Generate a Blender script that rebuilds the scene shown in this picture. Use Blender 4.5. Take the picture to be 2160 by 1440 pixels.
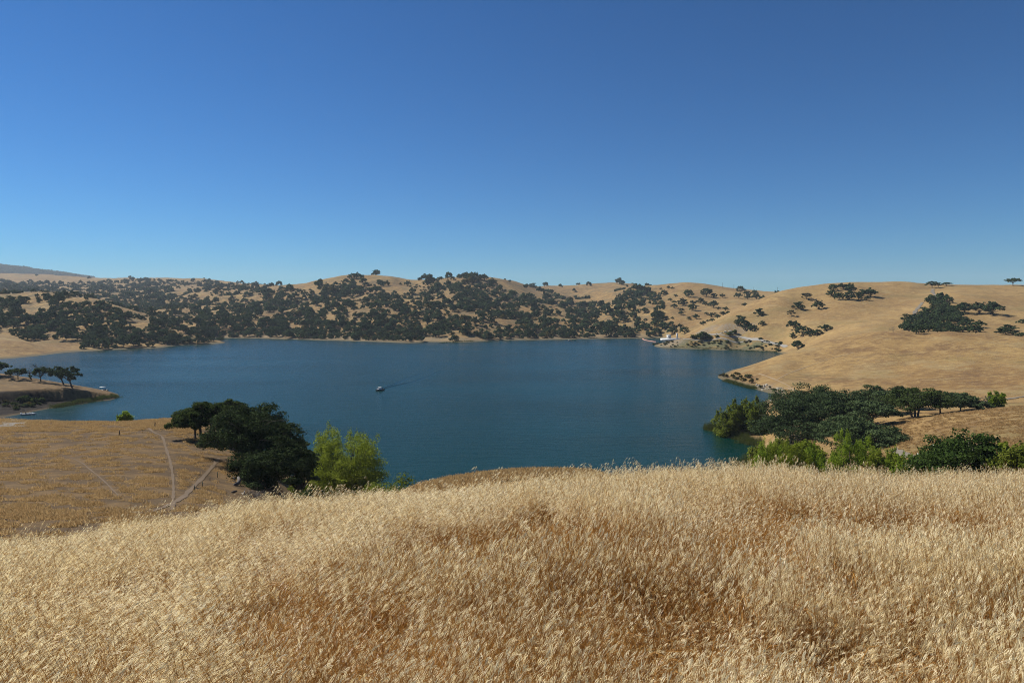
import bpy, math, random
import numpy as np
from mathutils import Vector

for o in list(bpy.data.objects):
    bpy.data.objects.remove(o, do_unlink=True)
random.seed(11)
R = np.random.default_rng(11)
SC = bpy.context.scene
COL = SC.collection

# ------------------------------------------------------------------ camera, sky, sun, exposure
F = 1440.0      # focal length in photo pixels (24 mm on a 36 mm wide sensor, 2160 px)
HZ = 640.0      # row of the true horizon in the photo
H = 45.0        # eye height above the lake
SUN_AZ, SUN_EL = -63.0, 45.0
cam_d = bpy.data.cameras.new("camera")
cam_d.lens = 24.0
cam_d.sensor_width = 36.0
cam_d.sensor_fit = 'HORIZONTAL'
cam_d.shift_y = (HZ - 720.0) / 2160.0
cam_d.clip_start = 0.05
cam_d.clip_end = 30000.0
cam = bpy.data.objects.new("camera", cam_d)
cam.location = (0, 0, H)
cam.rotation_euler = (math.radians(90), 0, 0)
COL.objects.link(cam)
SC.camera = cam

world = bpy.data.worlds.new("World")
SC.world = world
world.use_nodes = True
wn = world.node_tree
wn.nodes.clear()
sky = wn.nodes.new("ShaderNodeTexSky")
sky.sky_type = 'NISHITA'
sky.sun_disc = False
sky.sun_elevation = math.radians(SUN_EL)
sky.sun_rotation = math.radians(SUN_AZ)
sky.altitude = 800
sky.air_density = 1.0
sky.dust_density = 0.0
sky.ozone_density = 6.0
wb = wn.nodes.new("ShaderNodeBackground")
wb.inputs[1].default_value = 0.10
wo = wn.nodes.new("ShaderNodeOutputWorld")
sg = wn.nodes.new("ShaderNodeGamma")            # the deep contrasty blue of the photo's sky
sg.inputs[1].default_value = 1.2
sm = wn.nodes.new("ShaderNodeMix")
sm.data_type = 'RGBA'; sm.blend_type = 'MULTIPLY'
sm.inputs[0].default_value = 1.0
sm.inputs[7].default_value = (0.142, 0.333, 0.432, 1)
wn.links.new(sky.outputs[0], sg.inputs[0])
wn.links.new(sg.outputs[0], sm.inputs[6])
wn.links.new(sm.outputs[2], wb.inputs[0])
wn.links.new(wb.outputs[0], wo.inputs[0])

sun_d = bpy.data.lights.new("sun", 'SUN')
sun_d.energy = 5.0
sun_d.angle = math.radians(0.53)
sun_d.color = (1.0, 0.955, 0.88)
sun = bpy.data.objects.new("sun", sun_d)
az, el = math.radians(SUN_AZ), math.radians(SUN_EL)
sdir = Vector((math.sin(az) * math.cos(el), math.cos(az) * math.cos(el), math.sin(el)))
sun.rotation_euler = sdir.to_track_quat('Z', 'Y').to_euler()
sun.location = sdir * 200
COL.objects.link(sun)

SC.view_settings.view_transform = 'Standard'
SC.view_settings.look = 'None'
SC.view_settings.exposure = 0.42
SC.view_settings.gamma = 1.0
SC.view_settings.use_curve_mapping = False
SC.cycles.use_denoising = True
SC.cycles.denoising_prefilter = "NONE"
SC.cycles.filter_width = 1.05
SC.cycles.max_bounces = 6
SC.cycles.transparent_max_bounces = 4
SC.cycles.volume_bounces = 0


# ------------------------------------------------------------------ small helpers
def tag(o, label=None, cat=None, group=None, kind=None):
    if label: o['label'] = label
    if cat: o['category'] = cat
    if group: o['group'] = group
    if kind: o['kind'] = kind
    return o


def mesh_data(name, verts, faces, mats=(), midx=None, smooth=False, attrs=None):
    """faces: list of (k,n) integer arrays (tris / quads) or one of them"""
    me = bpy.data.meshes.new(name)
    verts = np.asarray(verts, dtype=np.float32).reshape(-1, 3)
    if isinstance(faces, np.ndarray):
        faces = [faces]
    faces = [np.asarray(f, dtype=np.int32) for f in faces if len(f)]
    nl = sum(f.size for f in faces)
    nf = sum(len(f) for f in faces)
    me.vertices.add(len(verts))
    me.vertices.foreach_set('co', verts.ravel())
    me.loops.add(nl)
    me.loops.foreach_set('vertex_index', np.concatenate([f.ravel() for f in faces]))
    me.polygons.add(nf)
    tot = np.concatenate([np.full(len(f), f.shape[1], np.int32) for f in faces])
    start = np.concatenate([[0], np.cumsum(tot)[:-1]]).astype(np.int32)
    me.polygons.foreach_set('loop_start', start)
    if midx is not None:
        me.polygons.foreach_set('material_index', np.asarray(midx, dtype=np.int32))
    if smooth:
        me.polygons.foreach_set('use_smooth', np.ones(nf, dtype=bool))
    for m in mats:
        me.materials.append(m)
    for an, dom, arr in (attrs or ()):
        at = me.attributes.new(an, 'FLOAT', dom)
        at.data.foreach_set('value', np.asarray(arr, dtype=np.float32))
    me.update(calc_edges=True)
    me.validate()
    return me


def obj(name, me, parent=None, loc=None, rotz=None):
    o = bpy.data.objects.new(name, me)
    COL.objects.link(o)
    if parent: o.parent = parent
    if loc is not None: o.location = loc
    if rotz is not None: o.rotation_euler = (0, 0, rotz)
    return o


def empty(name, loc, rotz=0.0):
    o = bpy.data.objects.new(name, None)
    o.empty_display_size = 0.2
    COL.objects.link(o)
    o.location = loc
    o.rotation_euler = (0, 0, rotz)
    return o


class MB:
    """collects simple solids; build() makes ONE mesh"""
    def __init__(s):
        s.v, s.q, s.t, s.n = [], [], [], 0

    def add(s, v, q=(), t=()):
        v = np.asarray(v, float).reshape(-1, 3)
        if len(q): s.q.append(np.asarray(q, int) + s.n)
        if len(t): s.t.append(np.asarray(t, int) + s.n)
        s.v.append(v); s.n += len(v)

    def box(s, c, d, rz=0.0, taper=1.0):
        x, y, z = np.asarray(d, float) / 2
        v = np.array([[-x, -y, -z], [x, -y, -z], [x, y, -z], [-x, y, -z],
                      [-x * taper, -y * taper, z], [x * taper, -y * taper, z], [x * taper, y * taper, z], [-x * taper, y * taper, z]])
        c_, s_ = math.cos(rz), math.sin(rz)
        v = v @ np.array([[c_, s_, 0], [-s_, c_, 0], [0, 0, 1]]) + np.asarray(c, float)
        s.add(v, [[0, 3, 2, 1], [4, 5, 6, 7], [0, 1, 5, 4], [1, 2, 6, 5], [2, 3, 7, 6], [3, 0, 4, 7]])

    def tube(s, pts, rad, sides=6):
        pts = np.asarray(pts, float); n = len(pts)
        rad = np.broadcast_to(np.asarray(rad, float), (n,))
        rings = []
        for i in range(n):
            d = pts[min(i + 1, n - 1)] - pts[max(i - 1, 0)]
            d = d / (np.linalg.norm(d) + 1e-9)
            up = np.array([0, 0, 1.0]) if abs(d[2]) < 0.9 else np.array([1.0, 0, 0])
            a = np.cross(d, up); a /= np.linalg.norm(a)
            b = np.cross(d, a)
            an = np.arange(sides) * 2 * math.pi / sides
            rings.append(pts[i] + rad[i] * (np.cos(an)[:, None] * a + np.sin(an)[:, None] * b))
        q = []
        for i in range(n - 1):
            for k in range(sides):
                k2 = (k + 1) % sides
                q.append([i * sides + k, i * sides + k2, (i + 1) * sides + k2, (i + 1) * sides + k])
        v = np.concatenate(rings + [pts[:1], pts[-1:]])
        t = []
        for k in range(sides):
            k2 = (k + 1) % sides
            t.append([n * sides, k2, k])
            t.append([n * sides + 1, (n - 1) * sides + k, (n - 1) * sides + k2])
        s.add(v, q, t)

    def faces(s):
        out = []
        if s.q: out.append(np.concatenate(s.q))
        if s.t: out.append(np.concatenate(s.t))
        return out

    def data(s, name, m, smooth=False):
        return mesh_data(name, np.concatenate(s.v), s.faces(), [m], smooth=smooth)

    def build(s, name, m, parent=None, smooth=False):
        return obj(name, s.data(name, m, smooth), parent)


# ------------------------------------------------------------------ noise
def _hash(ix, iy, seed):
    h = (ix.astype(np.int64) * 374761393 + iy.astype(np.int64) * 668265263 + seed * 974634777) & 0xFFFFFFFF
    h = ((h ^ (h >> 13)) * 1274126177) & 0xFFFFFFFF
    return ((h ^ (h >> 16)) & 0xFFFFFF) / float(0xFFFFFF)


def vnoise(x, y, seed=0):
    ix, iy = np.floor(x), np.floor(y)
    fx, fy = x - ix, y - iy
    fx = fx * fx * fx * (fx * (fx * 6 - 15) + 10); fy = fy * fy * fy * (fy * (fy * 6 - 15) + 10)
    ix = ix.astype(np.int64); iy = iy.astype(np.int64)
    a = _hash(ix, iy, seed); b = _hash(ix + 1, iy, seed); c = _hash(ix, iy + 1, seed); d = _hash(ix + 1, iy + 1, seed)
    return (a + (b - a) * fx) * (1 - fy) + (c + (d - c) * fx) * fy


def fbm(x, y, octv=4, seed=0):
    r, amp, tot = 0.0, 1.0, 0.0
    for i in range(octv):
        r = r + amp * (vnoise(x * 2 ** i + 17.3 * i, y * 2 ** i - 9.1 * i, seed + i) - 0.5)
        tot += amp; amp *= 0.5
    return r / tot


def sstep(a, b, x):
    t = np.clip((x - a) / (b - a), 0, 1)
    return t * t * (3 - 2 * t)


# ------------------------------------------------------------------ terrain: heights measured off the photo, interpolated
CP = []
def P(u, v, Y): CP.append(((u - 1080.0) / F, Y, H - Y * (v - HZ) / F))
def S(u, v): CP.append(((u - 1080.0) / F, H * F / (v - HZ), 0.0))
def Zp(u, Y, z): CP.append(((u - 1080.0) / F, Y, z))

CREST_U = [-500, 0, 200, 400, 600, 700, 800, 900, 1000, 1100, 1200, 1300, 1400, 1500, 1700, 1900, 2160, 2700]
CREST_V = [1165, 1143, 1119, 1090, 1060, 1049, 1037, 1024, 1016, 1012, 1007, 1000, 994, 991, 991, 997, 1010, 1034]
G2 = 0.0058
EYE = 1.62
GR = 0.72


def near_drop(a, Y):
    s = (np.interp(a * F + 1080.0, CREST_U, CREST_V) - HZ) / F
    return EYE + (s - 2 * math.sqrt((EYE - GR) * G2)) * Y + G2 * Y * Y


for uu in range(-300, 2700, 200):
    for yy in (16.0, 20.0, 25.0):
        if yy < 24 or uu < 800 or uu > 1350:
            Zp(uu, yy, H - float(near_drop((uu - 1080) / F, yy)))
# short-grass knoll showing over the middle of the crest
P(900, 1022, 40); P(1000, 1008, 38); P(1090, 1001, 38); P(1180, 1001, 38); P(1260, 1003, 36)
for uu in (860, 960, 1060, 1160, 1260): Zp(uu, 60, 26 - (uu - 1060) * 0.004)
for uu in (1400, 1550, 1700, 1900, 2100): Zp(uu, 45, 30); Zp(uu, 70, 20)
for uu in (900, 1050, 1200, 1350, 1480): Zp(uu, 100, 11); Zp(uu, 135, 2.5)
# lake outline
for u, v in [(480, 713), (520, 713), (560, 714), (600, 715), (640, 716), (700, 718), (760, 720), (800, 721), (880, 723), (960, 722), (1040, 718), (1100, 717),
             (1200, 716), (1300, 714), (1360, 713), (1400, 712.5), (1382, 728), (1420, 734), (1470, 736), (1540, 738), (1600, 740), (1640, 743), (1660, 749),
             (1513, 796), (1540, 806), (1560, 812), (1580, 817), (1605, 824), (1630, 831), (1636, 836), (1608, 848), (1603, 865), (1590, 880), (1545, 890),
             (1510, 899), (1506, 906), (1525, 914), (1549, 921), (1570, 930), (1597, 941),
             (30, 876), (60, 870), (100, 862), (150, 853), (200, 844), (245, 838), (252, 835),
             (0, 757), (60, 752), (100, 748), (170, 741), (230, 738), (285, 735), (340, 733), (350, 731), (400, 727), (440, 725), (470, 723), (475, 721.5)]:
    S(u, v)
for u, Y in [(1590, 200), (1570, 180), (1500, 158), (1400, 150), (1250, 147), (1100, 147), (950, 150), (830, 160), (740, 165), (660, 176), (600, 180), (540, 186),
             (450, 196), (400, 198), (300, 203), (200, 207), (100, 212), (30, 220), (-60, 228),
             (-40, 262), (0, 270), (235, 345), (180, 356), (100, 375), (0, 400), (-150, 440), (-100, 540),
             (440, 820), (400, 850), (1400, 765), (1440, 770), (1385, 750), (1530, 440), (1570, 480), (1640, 520), (1670, 560)]:
    Zp(u, Y, 0.0)
for u, Y in [(600, 240), (500, 250), (700, 250), (600, 400), (450, 400), (600, 600), (750, 200), (900, 200), (900, 300), (900, 500), (900, 700), (1050, 180), (1200, 190),
             (1200, 350), (1200, 600), (1050, 250), (1050, 450), (1350, 180), (1480, 200), (1400, 300), (1400, 450), (1400, 600), (1250, 480), (1300, 740), (320, 400), (300, 550), (400, 650),
             (150, 470), (250, 480), (-100, 490), (20, 480), (150, 262), (70, 250), (300, 245), (400, 240), (1540, 560), (1580, 590), (1530, 230), (1470, 250), (1540, 330), (1570, 290), (1480, 380), (700, 800), (550, 820), (900, 760), (1100, 800),
             (350, 320), (300, 330), (200, 265), (750, 500), (750, 320), (450, 850), (430, 780 + 90)]:
    Zp(u, Y, -4.0)
# spit on the left: skyline, lip of the bank, foot of the scarp, beach
for u, v, Y in [(-60, 783, 345), (0, 788, 340), (40, 793, 338), (80, 799, 338), (120, 805, 338), (160, 812, 338), (200, 819, 338), (235, 826, 336)]: P(u, v, Y)
for u, v, Y in [(-60, 822, 303), (0, 821, 304), (50, 818, 306), (100, 817, 310), (150, 820, 314), (200, 827, 322), (230, 831, 328)]:
    P(u, v, Y); Zp(u, Y - 4.5, max(1.0, (H - Y * (v - HZ) / F) * 0.52))
for u, Y, z in [(20, 286, 1.6), (80, 294, 1.5), (140, 303, 1.2), (190, 314, 0.8)]: Zp(u, Y, z)
# bare hill on the far left and the wooded low hill behind it
for u, v, Y in [(0, 712, 640), (60, 722, 640), (120, 735, 645), (-100, 700, 640), (0, 735, 590), (60, 738, 605), (60, 722, 690), (0, 705, 690),
                (0, 628, 950), (62, 627, 930), (105, 627, 920), (140, 628, 910), (170, 632, 900), (200, 640, 885), (225, 650, 870), (270, 665, 850), (300, 673, 835), (330, 680, 825),
                (350, 690, 815), (390, 698, 810), (425, 706, 805), (462, 716, 790), (60, 690, 730), (0, 680, 760), (160, 695, 745), (150, 660, 830), (60, 655, 850), (240, 690, 760), (300, 700, 755), (230, 670, 810), (380, 712, 770),
                (200, 716, 705), (280, 722, 715),
                (100, 652, 1200), (0, 650, 1200), (200, 665, 1130), (300, 676, 1020), (380, 690, 950), (430, 700, 915)]: P(u, v, Y)
# middle hill, its knolls and the ridges behind
for u, v, Y in [(625, 607, 1500), (660, 597, 1480), (700, 589, 1470), (740, 585, 1470), (800, 585, 1480), (830, 587, 1480), (860, 597, 1460), (885, 600, 1440), (915, 591, 1420), (940, 586, 1410),
                (980, 585, 1410), (1010, 586, 1420), (1040, 592, 1440), (1070, 596, 1480), (1100, 600, 1600),
                (600, 672, 1030), (600, 640, 1250), (680, 690, 920), (680, 655, 1080), (680, 622, 1280), (750, 685, 930), (750, 640, 1150), (750, 608, 1350), (850, 690, 910), (850, 650, 1060), (850, 618, 1290),
                (940, 690, 900), (940, 650, 1050), (940, 615, 1260), (1050, 690, 930), (1050, 650, 1090), (1050, 615, 1330), (1130, 690, 960), (1140, 655, 1150), (1130, 625, 1500),
                (1230, 695, 980), (1230, 670, 1180), (1230, 640, 1480), (1320, 690, 970), (1320, 650, 1130), (1320, 618, 1350), (1350, 610, 1420), (1300, 630, 1280),
                (520, 690, 950), (560, 668, 1020), (520, 660, 1120),
                (1130, 603, 2000), (1180, 607, 2000), (1240, 602, 2000), (1300, 598, 2000), (1340, 602, 1950), (1380, 609, 1800), (1180, 628, 1720), (1250, 625, 1700),
                (1380, 680, 960), (1380, 645, 1150), (1400, 612, 1420), (1400, 604, 1460), (1440, 598, 1420), (1480, 600, 1400), (1540, 611, 1380), (1600, 616, 1380), (1650, 618, 1380),
                (1440, 690, 900), (1440, 650, 1060), (1440, 620, 1250), (1520, 650, 1060), (1530, 625, 1240), (1600, 640, 1100), (1600, 624, 1260), (1480, 680, 900), (1520, 672, 930)]: P(u, v, Y)
for u in (640, 760, 900, 1000): P(u, 625, 2100)
for u in (1400, 1500, 1650): P(u, 632, 2200)
# far left ridges
for u, v, Y in [(300, 648, 1350), (400, 662, 1150), (480, 668, 1050), (250, 628, 1700), (350, 625, 1700), (450, 628, 1500), (520, 640, 1300), (350, 606, 2200), (450, 606, 2100),
                (540, 607, 1900), (350, 588, 2600), (420, 589, 2500), (480, 594, 2350), (510, 599, 2200), (560, 603, 2050), (600, 604, 1950), (270, 587, 2800), (200, 588, 2900), (150, 584, 3000), (100, 579, 3200), (0, 577, 3300),
                (100, 597, 2500), (200, 603, 2300), (0, 597, 2500), (100, 635, 1500), (0, 630, 1500), (200, 640, 1450),
                (0, 600, 4200), (200, 605, 4200), (400, 610, 4000)]: P(u, v, Y)
for u, v in [(-200, 556), (0, 563), (50, 568), (100, 575), (150, 582), (200, 590), (280, 600), (400, 615)]: P(u, v, 6000)
for u in range(0, 2200, 300): P(u, 632 if u > 500 else 612, 9000)
for u in range(500, 2200, 250): P(u, 632, 4500)
# hills on the right
for u, v, Y in [(1660, 617, 820), (1700, 610, 830), (1750, 603, 840), (1800, 601, 845), (1880, 600, 845), (1930, 602, 840), (1965, 608, 830), (2000, 606, 830), (2060, 604, 830), (2110, 602, 830), (2160, 602, 830),
                (1625, 630, 800), (1600, 642, 790), (1560, 660, 770), (1520, 677, 755), (1490, 690, 745), (1465, 703, 735),
                (1600, 690, 705), (1600, 665, 745), (1650, 660, 730), (1560, 700, 710), (1520, 705, 700), (1450, 712, 715), (1420, 714, 718), (1600, 718, 672), (1640, 724, 650), (1560, 722, 690), (1500, 722, 695),
                (1700, 690, 660), (1700, 650, 760), (1720, 720, 600), (1760, 695, 620), (1800, 680, 640), (1860, 660, 680), (1920, 635, 750), (1800, 640, 745), (1870, 620, 800),
                (1800, 705, 530), (1850, 690, 570), (1750, 712, 560), (1690, 735, 560), (1680, 740, 600),
                (1515, 794, 420), (1560, 778, 440), (1600, 765, 448), (1650, 748, 455), (1700, 735, 458), (1750, 723, 462), (1800, 712, 462), (1850, 705, 458), (1900, 701, 452), (2000, 701, 435), (2080, 706, 425), (2160, 712, 410),
                (1650, 790, 385), (1700, 780, 400), (1700, 815, 345), (1650, 815, 350), (1680, 835, 310), (1800, 775, 385), (1800, 815, 320), (1900, 770, 375), (1900, 820, 305), (2000, 770, 355), (2000, 820, 290), (2100, 770, 345), (2100, 820, 280),
                (1680, 860, 270), (1640, 880, 255), (1800, 850, 260), (1900, 855, 240), (2000, 858, 228), (2100, 855, 220), (2160, 850, 222), (1750, 880, 225), (1850, 878, 210),
                (1880, 888, 185), (1950, 880, 178), (2000, 873, 174), (2080, 866, 170), (2160, 860, 168), (1980, 875, 200), (2080, 866, 195),
                (1900, 950, 140), (1920, 915, 160), (2000, 940, 135), (2100, 930, 132), (2160, 925, 130), (1850, 905, 180), (1720, 915, 190), (1680, 905, 212), (1640, 925, 205), (1780, 900, 195), (1780, 950, 155),
                (1900, 704, 500), (2000, 706, 490), (2100, 709, 480), (2160, 712, 470), (1900, 690, 570), (1960, 665, 630), (2000, 690, 545), (2000, 650, 650), (1990, 625, 740), (2090, 690, 545), (2090, 650, 650), (2090, 620, 755), (1930, 660, 640)]: P(u, v, Y)
for u, Y, z in [(1640, 130, 7), (1700, 125, 8), (1800, 115, 10), (1900, 108, 13), (2000, 90, 16.5), (2150, 85, 19), (1580, 150, 3)]: Zp(u, Y, z)
for u in (1750, 1950, 2150): P(u, 632, 1250)
# field on the left below the crest
for u, v, Y in [(-60, 884, 158), (20, 886, 156), (100, 889, 152), (200, 892, 150), (300, 890, 150), (350, 887, 151), (420, 886, 152),
                (50, 930, 115), (200, 930, 115), (350, 930, 115), (430, 925, 122), (0, 1000, 85), (200, 1000, 85), (380, 1000, 88), (100, 1060, 65), (300, 1060, 66), (470, 1010, 92), (500, 960, 112),
                (560, 1030, 92), (530, 990, 104), (0, 1100, 52), (200, 1092, 54), (400, 1075, 58), (540, 1075, 72), (500, 905, 142)]: P(u, v, Y)
for u, Y, z in [(620, 120, 10), (700, 135, 4.2), (760, 140, 3.5), (640, 150, 4), (580, 140, 9), (700, 100, 12), (800, 100, 12), (700, 70, 20), (800, 60, 25), (840, 140, 3), (200, 172, 10), (350, 172, 10), (60, 176, 10), (480, 172, 9)]: Zp(u, Y, z)

cp = np.array(CP)
lo = cp[cp[:, 0] <= (70 - 1080) / F].copy(); lo[:, 0] -= 420 / F
hi = cp[cp[:, 0] >= (2080 - 1080) / F].copy(); hi[:, 0] += 420 / F
cp = np.concatenate([cp, lo, hi])
KA = 2.6
CX = np.stack([cp[:, 0] * KA, np.log(cp[:, 1])], 1)
CG = cp[:, 2] / (cp[:, 1] + 60.0)
_, ui = np.unique(np.round(CX / 0.004).astype(int), axis=0, return_index=True)
CX, CG = CX[ui], CG[ui]
C2 = 0.035 ** 2
n_ = len(CX)
D2 = ((CX[:, None, :] - CX[None, :, :]) ** 2).sum(-1)
A = np.zeros((n_ + 3, n_ + 3))
A[:n_, :n_] = np.sqrt(D2 + C2)
A[:n_, :n_] -= np.eye(n_) * 0.004
A[:n_, n_] = 1; A[:n_, n_ + 1:] = CX
A[n_:, :n_] = A[:n_, n_:].T
WT = np.linalg.solve(A, np.concatenate([CG, np.zeros(3)]))


def rbf(a, Y):
    q0 = (np.clip(a, -1.15, 1.15) * KA).astype(np.float32).ravel(); q1 = np.log(Y).astype(np.float32).ravel()
    out = np.empty(len(q0), np.float64)
    cx = CX.astype(np.float32); w = WT[:n_].astype(np.float32)
    for i in range(0, len(q0), 20000):
        d = (q0[i:i + 20000, None] - cx[None, :, 0]) ** 2
        d += (q1[i:i + 20000, None] - cx[None, :, 1]) ** 2
        d += np.float32(C2)
        np.sqrt(d, out=d)
        out[i:i + 20000] = d @ w
    out += WT[n_] + WT[n_ + 1] * q0 + WT[n_ + 2] * q1
    return (out * (Y.ravel() + 60.0)).reshape(Y.shape)


SP_U = [-300, -60, 0, 50, 100, 150, 200, 230, 252]
SP_LY = np.array([303, 303, 304, 306, 310, 314, 322, 328, 333.0])
SP_LZ = H - SP_LY * (np.array([822, 822, 821, 818, 817, 820, 827, 831, 834]) - HZ) / F
SP_SY = np.array([258, 262, 268, 279, 292, 304, 317.5, 324, 331.0])
SP_KZ = H - 339.0 * (np.array([780, 783, 788, 794, 802, 810.5, 819, 825, 831]) - HZ) / F


def ridges(xx, yy):
    """1 on spurs, negative in draws"""
    return 1 - 2 * np.abs(fbm(xx / 190 + 3, yy / 260 + 8, 4, 21) * 2.2)


def ground(x, y):
    x = np.atleast_1d(np.asarray(x, float)); y = np.atleast_1d(np.asarray(y, float))
    ys = np.maximum(y, 0.3)
    a = np.clip(x / ys, -1.15, 1.15)
    zn = H - near_drop(a, ys) + 0.10 * fbm(x / 1.7, y / 1.7, 3, 5) * np.clip(ys / 4, 0, 1) + 0.35 * fbm(x / 6.0, y / 6.0, 2, 9) * np.clip(ys / 8, 0, 1)
    far = ys > 14
    z = zn.copy()
    if far.any():
        zf = rbf(a[far], ys[far])
        xx, yy = x[far], y[far]
        u = a[far] * F + 1080
        land = sstep(0.5, 9.0, zf)
        rough = sstep(700, 900, yy) * (1 - sstep(1380, 1480, u)) + 0.25 * sstep(300, 600, yy)
        ridged = ridges(xx, yy)
        vp_ = HZ + F * (H - zf) / yy
        amp = np.clip(yy * 0.013, 0, 19) * (0.35 + 0.65 * sstep(602, 632, vp_))
        zf = zf + land * np.minimum(rough, 1) * amp * (ridged - 0.35) * 0.9
        zf = zf + land * 0.0035 * np.clip(yy, 0, 900) * fbm(xx / (12 + yy * 0.04), yy / (12 + yy * 0.04), 3, 33)
        zf = zf + 0.25 * sstep(0.2, 2, zf) * fbm(xx / 2.5, yy / 2.5, 3, 44) * (yy < 320)
        # the spit: gently tilted top, undercut scarp, low beach
        lY = np.interp(u, SP_U, SP_LY); lz = np.interp(u, SP_U, SP_LZ); sY = np.interp(u, SP_U, SP_SY); kz = np.interp(u, SP_U, SP_KZ)
        t = (yy - sY) / (lY - sY)
        zb = lz * np.interp(t, [0, .3, .55, .70, .79, .86, 1.0], [0, .07, .17, .28, .86, .95, 1.0]) + 0.5 * fbm(xx / 3, yy / 3, 3, 61) * (t > 0.1) * (t < 0.85)
        zt_ = lz + (kz - lz) * np.clip((yy - lY) / (339 - lY), 0, 1)
        zs = np.where(t < 1, zb, zt_)
        ws = (1 - sstep(226, 248, u)) * (t > 0) * (yy < 339) * sstep(-330, -250, u)
        zf = zf * (1 - ws) + zs * ws
        k = sstep(15, 24, yy)
        z[far] = zn[far] * (1 - k) + zf * k
    return z


def zat(x, y): return float(ground(x, y)[0])
def at(u, Y, dz=0.0):
    x = (u - 1080.0) / F * Y
    return Vector((x, Y, zat(x, Y) + dz))


def locate(u, v, Yh, lo_=0.75, hi_=1.33):
    """the point of the hillside seen at pixel (u, v), near depth Yh"""
    Ys = np.linspace(Yh * lo_, Yh * hi_, 220)
    xs = (u - 1080.0) / F * Ys
    vp = HZ + F * (H - ground(xs, Ys)) / Ys
    e = np.abs(vp - v) + 25.0 * np.abs(np.log(Ys / Yh))
    i = int(np.argmin(e))
    return Vector((xs[i], Ys[i], float(H - (vp[i] - HZ) / F * Ys[i])))


def nodes_of(name):
    m = bpy.data.materials.new(name)
    m.use_nodes = True
    nt = m.node_tree
    nt.nodes.clear()
    return m, nt


class N:
    def __init__(s, nt): s.nt = nt
    def __call__(s, t, **kw):
        n = s.nt.nodes.new(t)
        for k, v in kw.items(): setattr(n, k, v)
        return n
    def link(s, a, b): s.nt.links.new(a, b)
    def val(s, sock, v):
        if hasattr(v, 'is_linked') or isinstance(v, bpy.types.NodeSocket): s.link(v, sock)
        else: sock.default_value = v
    def math(s, op, a, b=0.0, c=None, clamp=False):
        n = s('ShaderNodeMath', operation=op, use_clamp=clamp)
        s.val(n.inputs[0], a); s.val(n.inputs[1], b)
        if c is not None: s.val(n.inputs[2], c)
        return n.outputs[0]
    def ramp(s, f, lo, hi):
        n = s('ShaderNodeMapRange'); n.interpolation_type = 'SMOOTHSTEP'
        s.val(n.inputs[0], f); n.inputs[1].default_value = lo; n.inputs[2].default_value = hi
        return n.outputs[0]
    def mix(s, f, a, b):
        n = s('ShaderNodeMix', data_type='RGBA')
        s.val(n.inputs[0], f)
        s.val(n.inputs[6], (*a, 1) if isinstance(a, tuple) and len(a) == 3 else a)
        s.val(n.inputs[7], (*b, 1) if isinstance(b, tuple) and len(b) == 3 else b)
        return n.outputs[2]
    def noise(s, vec, scale, detail=3, rough=0.55, dist=0.0):
        n = s('ShaderNodeTexNoise')
        if vec is not None: s.link(vec, n.inputs['Vector'])
        n.inputs['Scale'].default_value = scale; n.inputs['Detail'].default_value = detail
        n.inputs['Roughness'].default_value = rough; n.inputs['Distortion'].default_value = dist
        return n.outputs[0]
    def mapping(s, vec, sc=(1, 1, 1), rot=(0, 0, 0)):
        n = s('ShaderNodeMapping'); s.link(vec, n.inputs[0])
        n.inputs['Scale'].default_value = sc; n.inputs['Rotation'].default_value = rot
        return n.outputs[0]
    def out(s, sh): s.link(sh, s('ShaderNodeOutputMaterial').inputs[0])


def plain(name, col, rough=0.8, var=0.15, scale=3.0, metal=0.0):
    m, nt = nodes_of(name); k = N(nt)
    tc = k('ShaderNodeTexCoord').outputs['Object']
    f = k.noise(tc, scale, 4)
    c2 = tuple(max(0, c * (1 - var)) for c in col); c1 = tuple(min(1, c * (1 + var)) for c in col)
    b = k('ShaderNodeBsdfPrincipled')
    k.link(k.mix(f, c2, c1), b.inputs['Base Color'])
    b.inputs['Roughness'].default_value = rough
    b.inputs['Metallic'].default_value = metal
    k.out(b.outputs[0])
    return m


def foliage(name, dark, light, trans=0.3, accent=None, acc_at=0.93, K=0.74):
    dark = tuple(c * K for c in dark); light = tuple(c * K for c in light)
    m, nt = nodes_of(name); k = N(nt)
    t = k('ShaderNodeAttribute', attribute_name='tint').outputs['Fac']
    oi = k('ShaderNodeObjectInfo').outputs['Random']
    f = k.math('ADD', k.math('MULTIPLY', t, 0.62), k.math('MULTIPLY', oi, 0.38))
    c = k.mix(f, dark, light)
    if accent: c = k.mix(k.math('GREATER_THAN', t, acc_at), c, accent)
    d = k('ShaderNodeBsdfDiffuse'); k.link(c, d.inputs[0])
    tr = k('ShaderNodeBsdfTranslucent'); k.link(c, tr.inputs[0])
    mx = k('ShaderNodeMixShader'); mx.inputs[0].default_value = trans
    k.link(d.outputs[0], mx.inputs[1]); k.link(tr.outputs[0], mx.inputs[2])
    k.out(mx.outputs[0])
    return m


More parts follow.
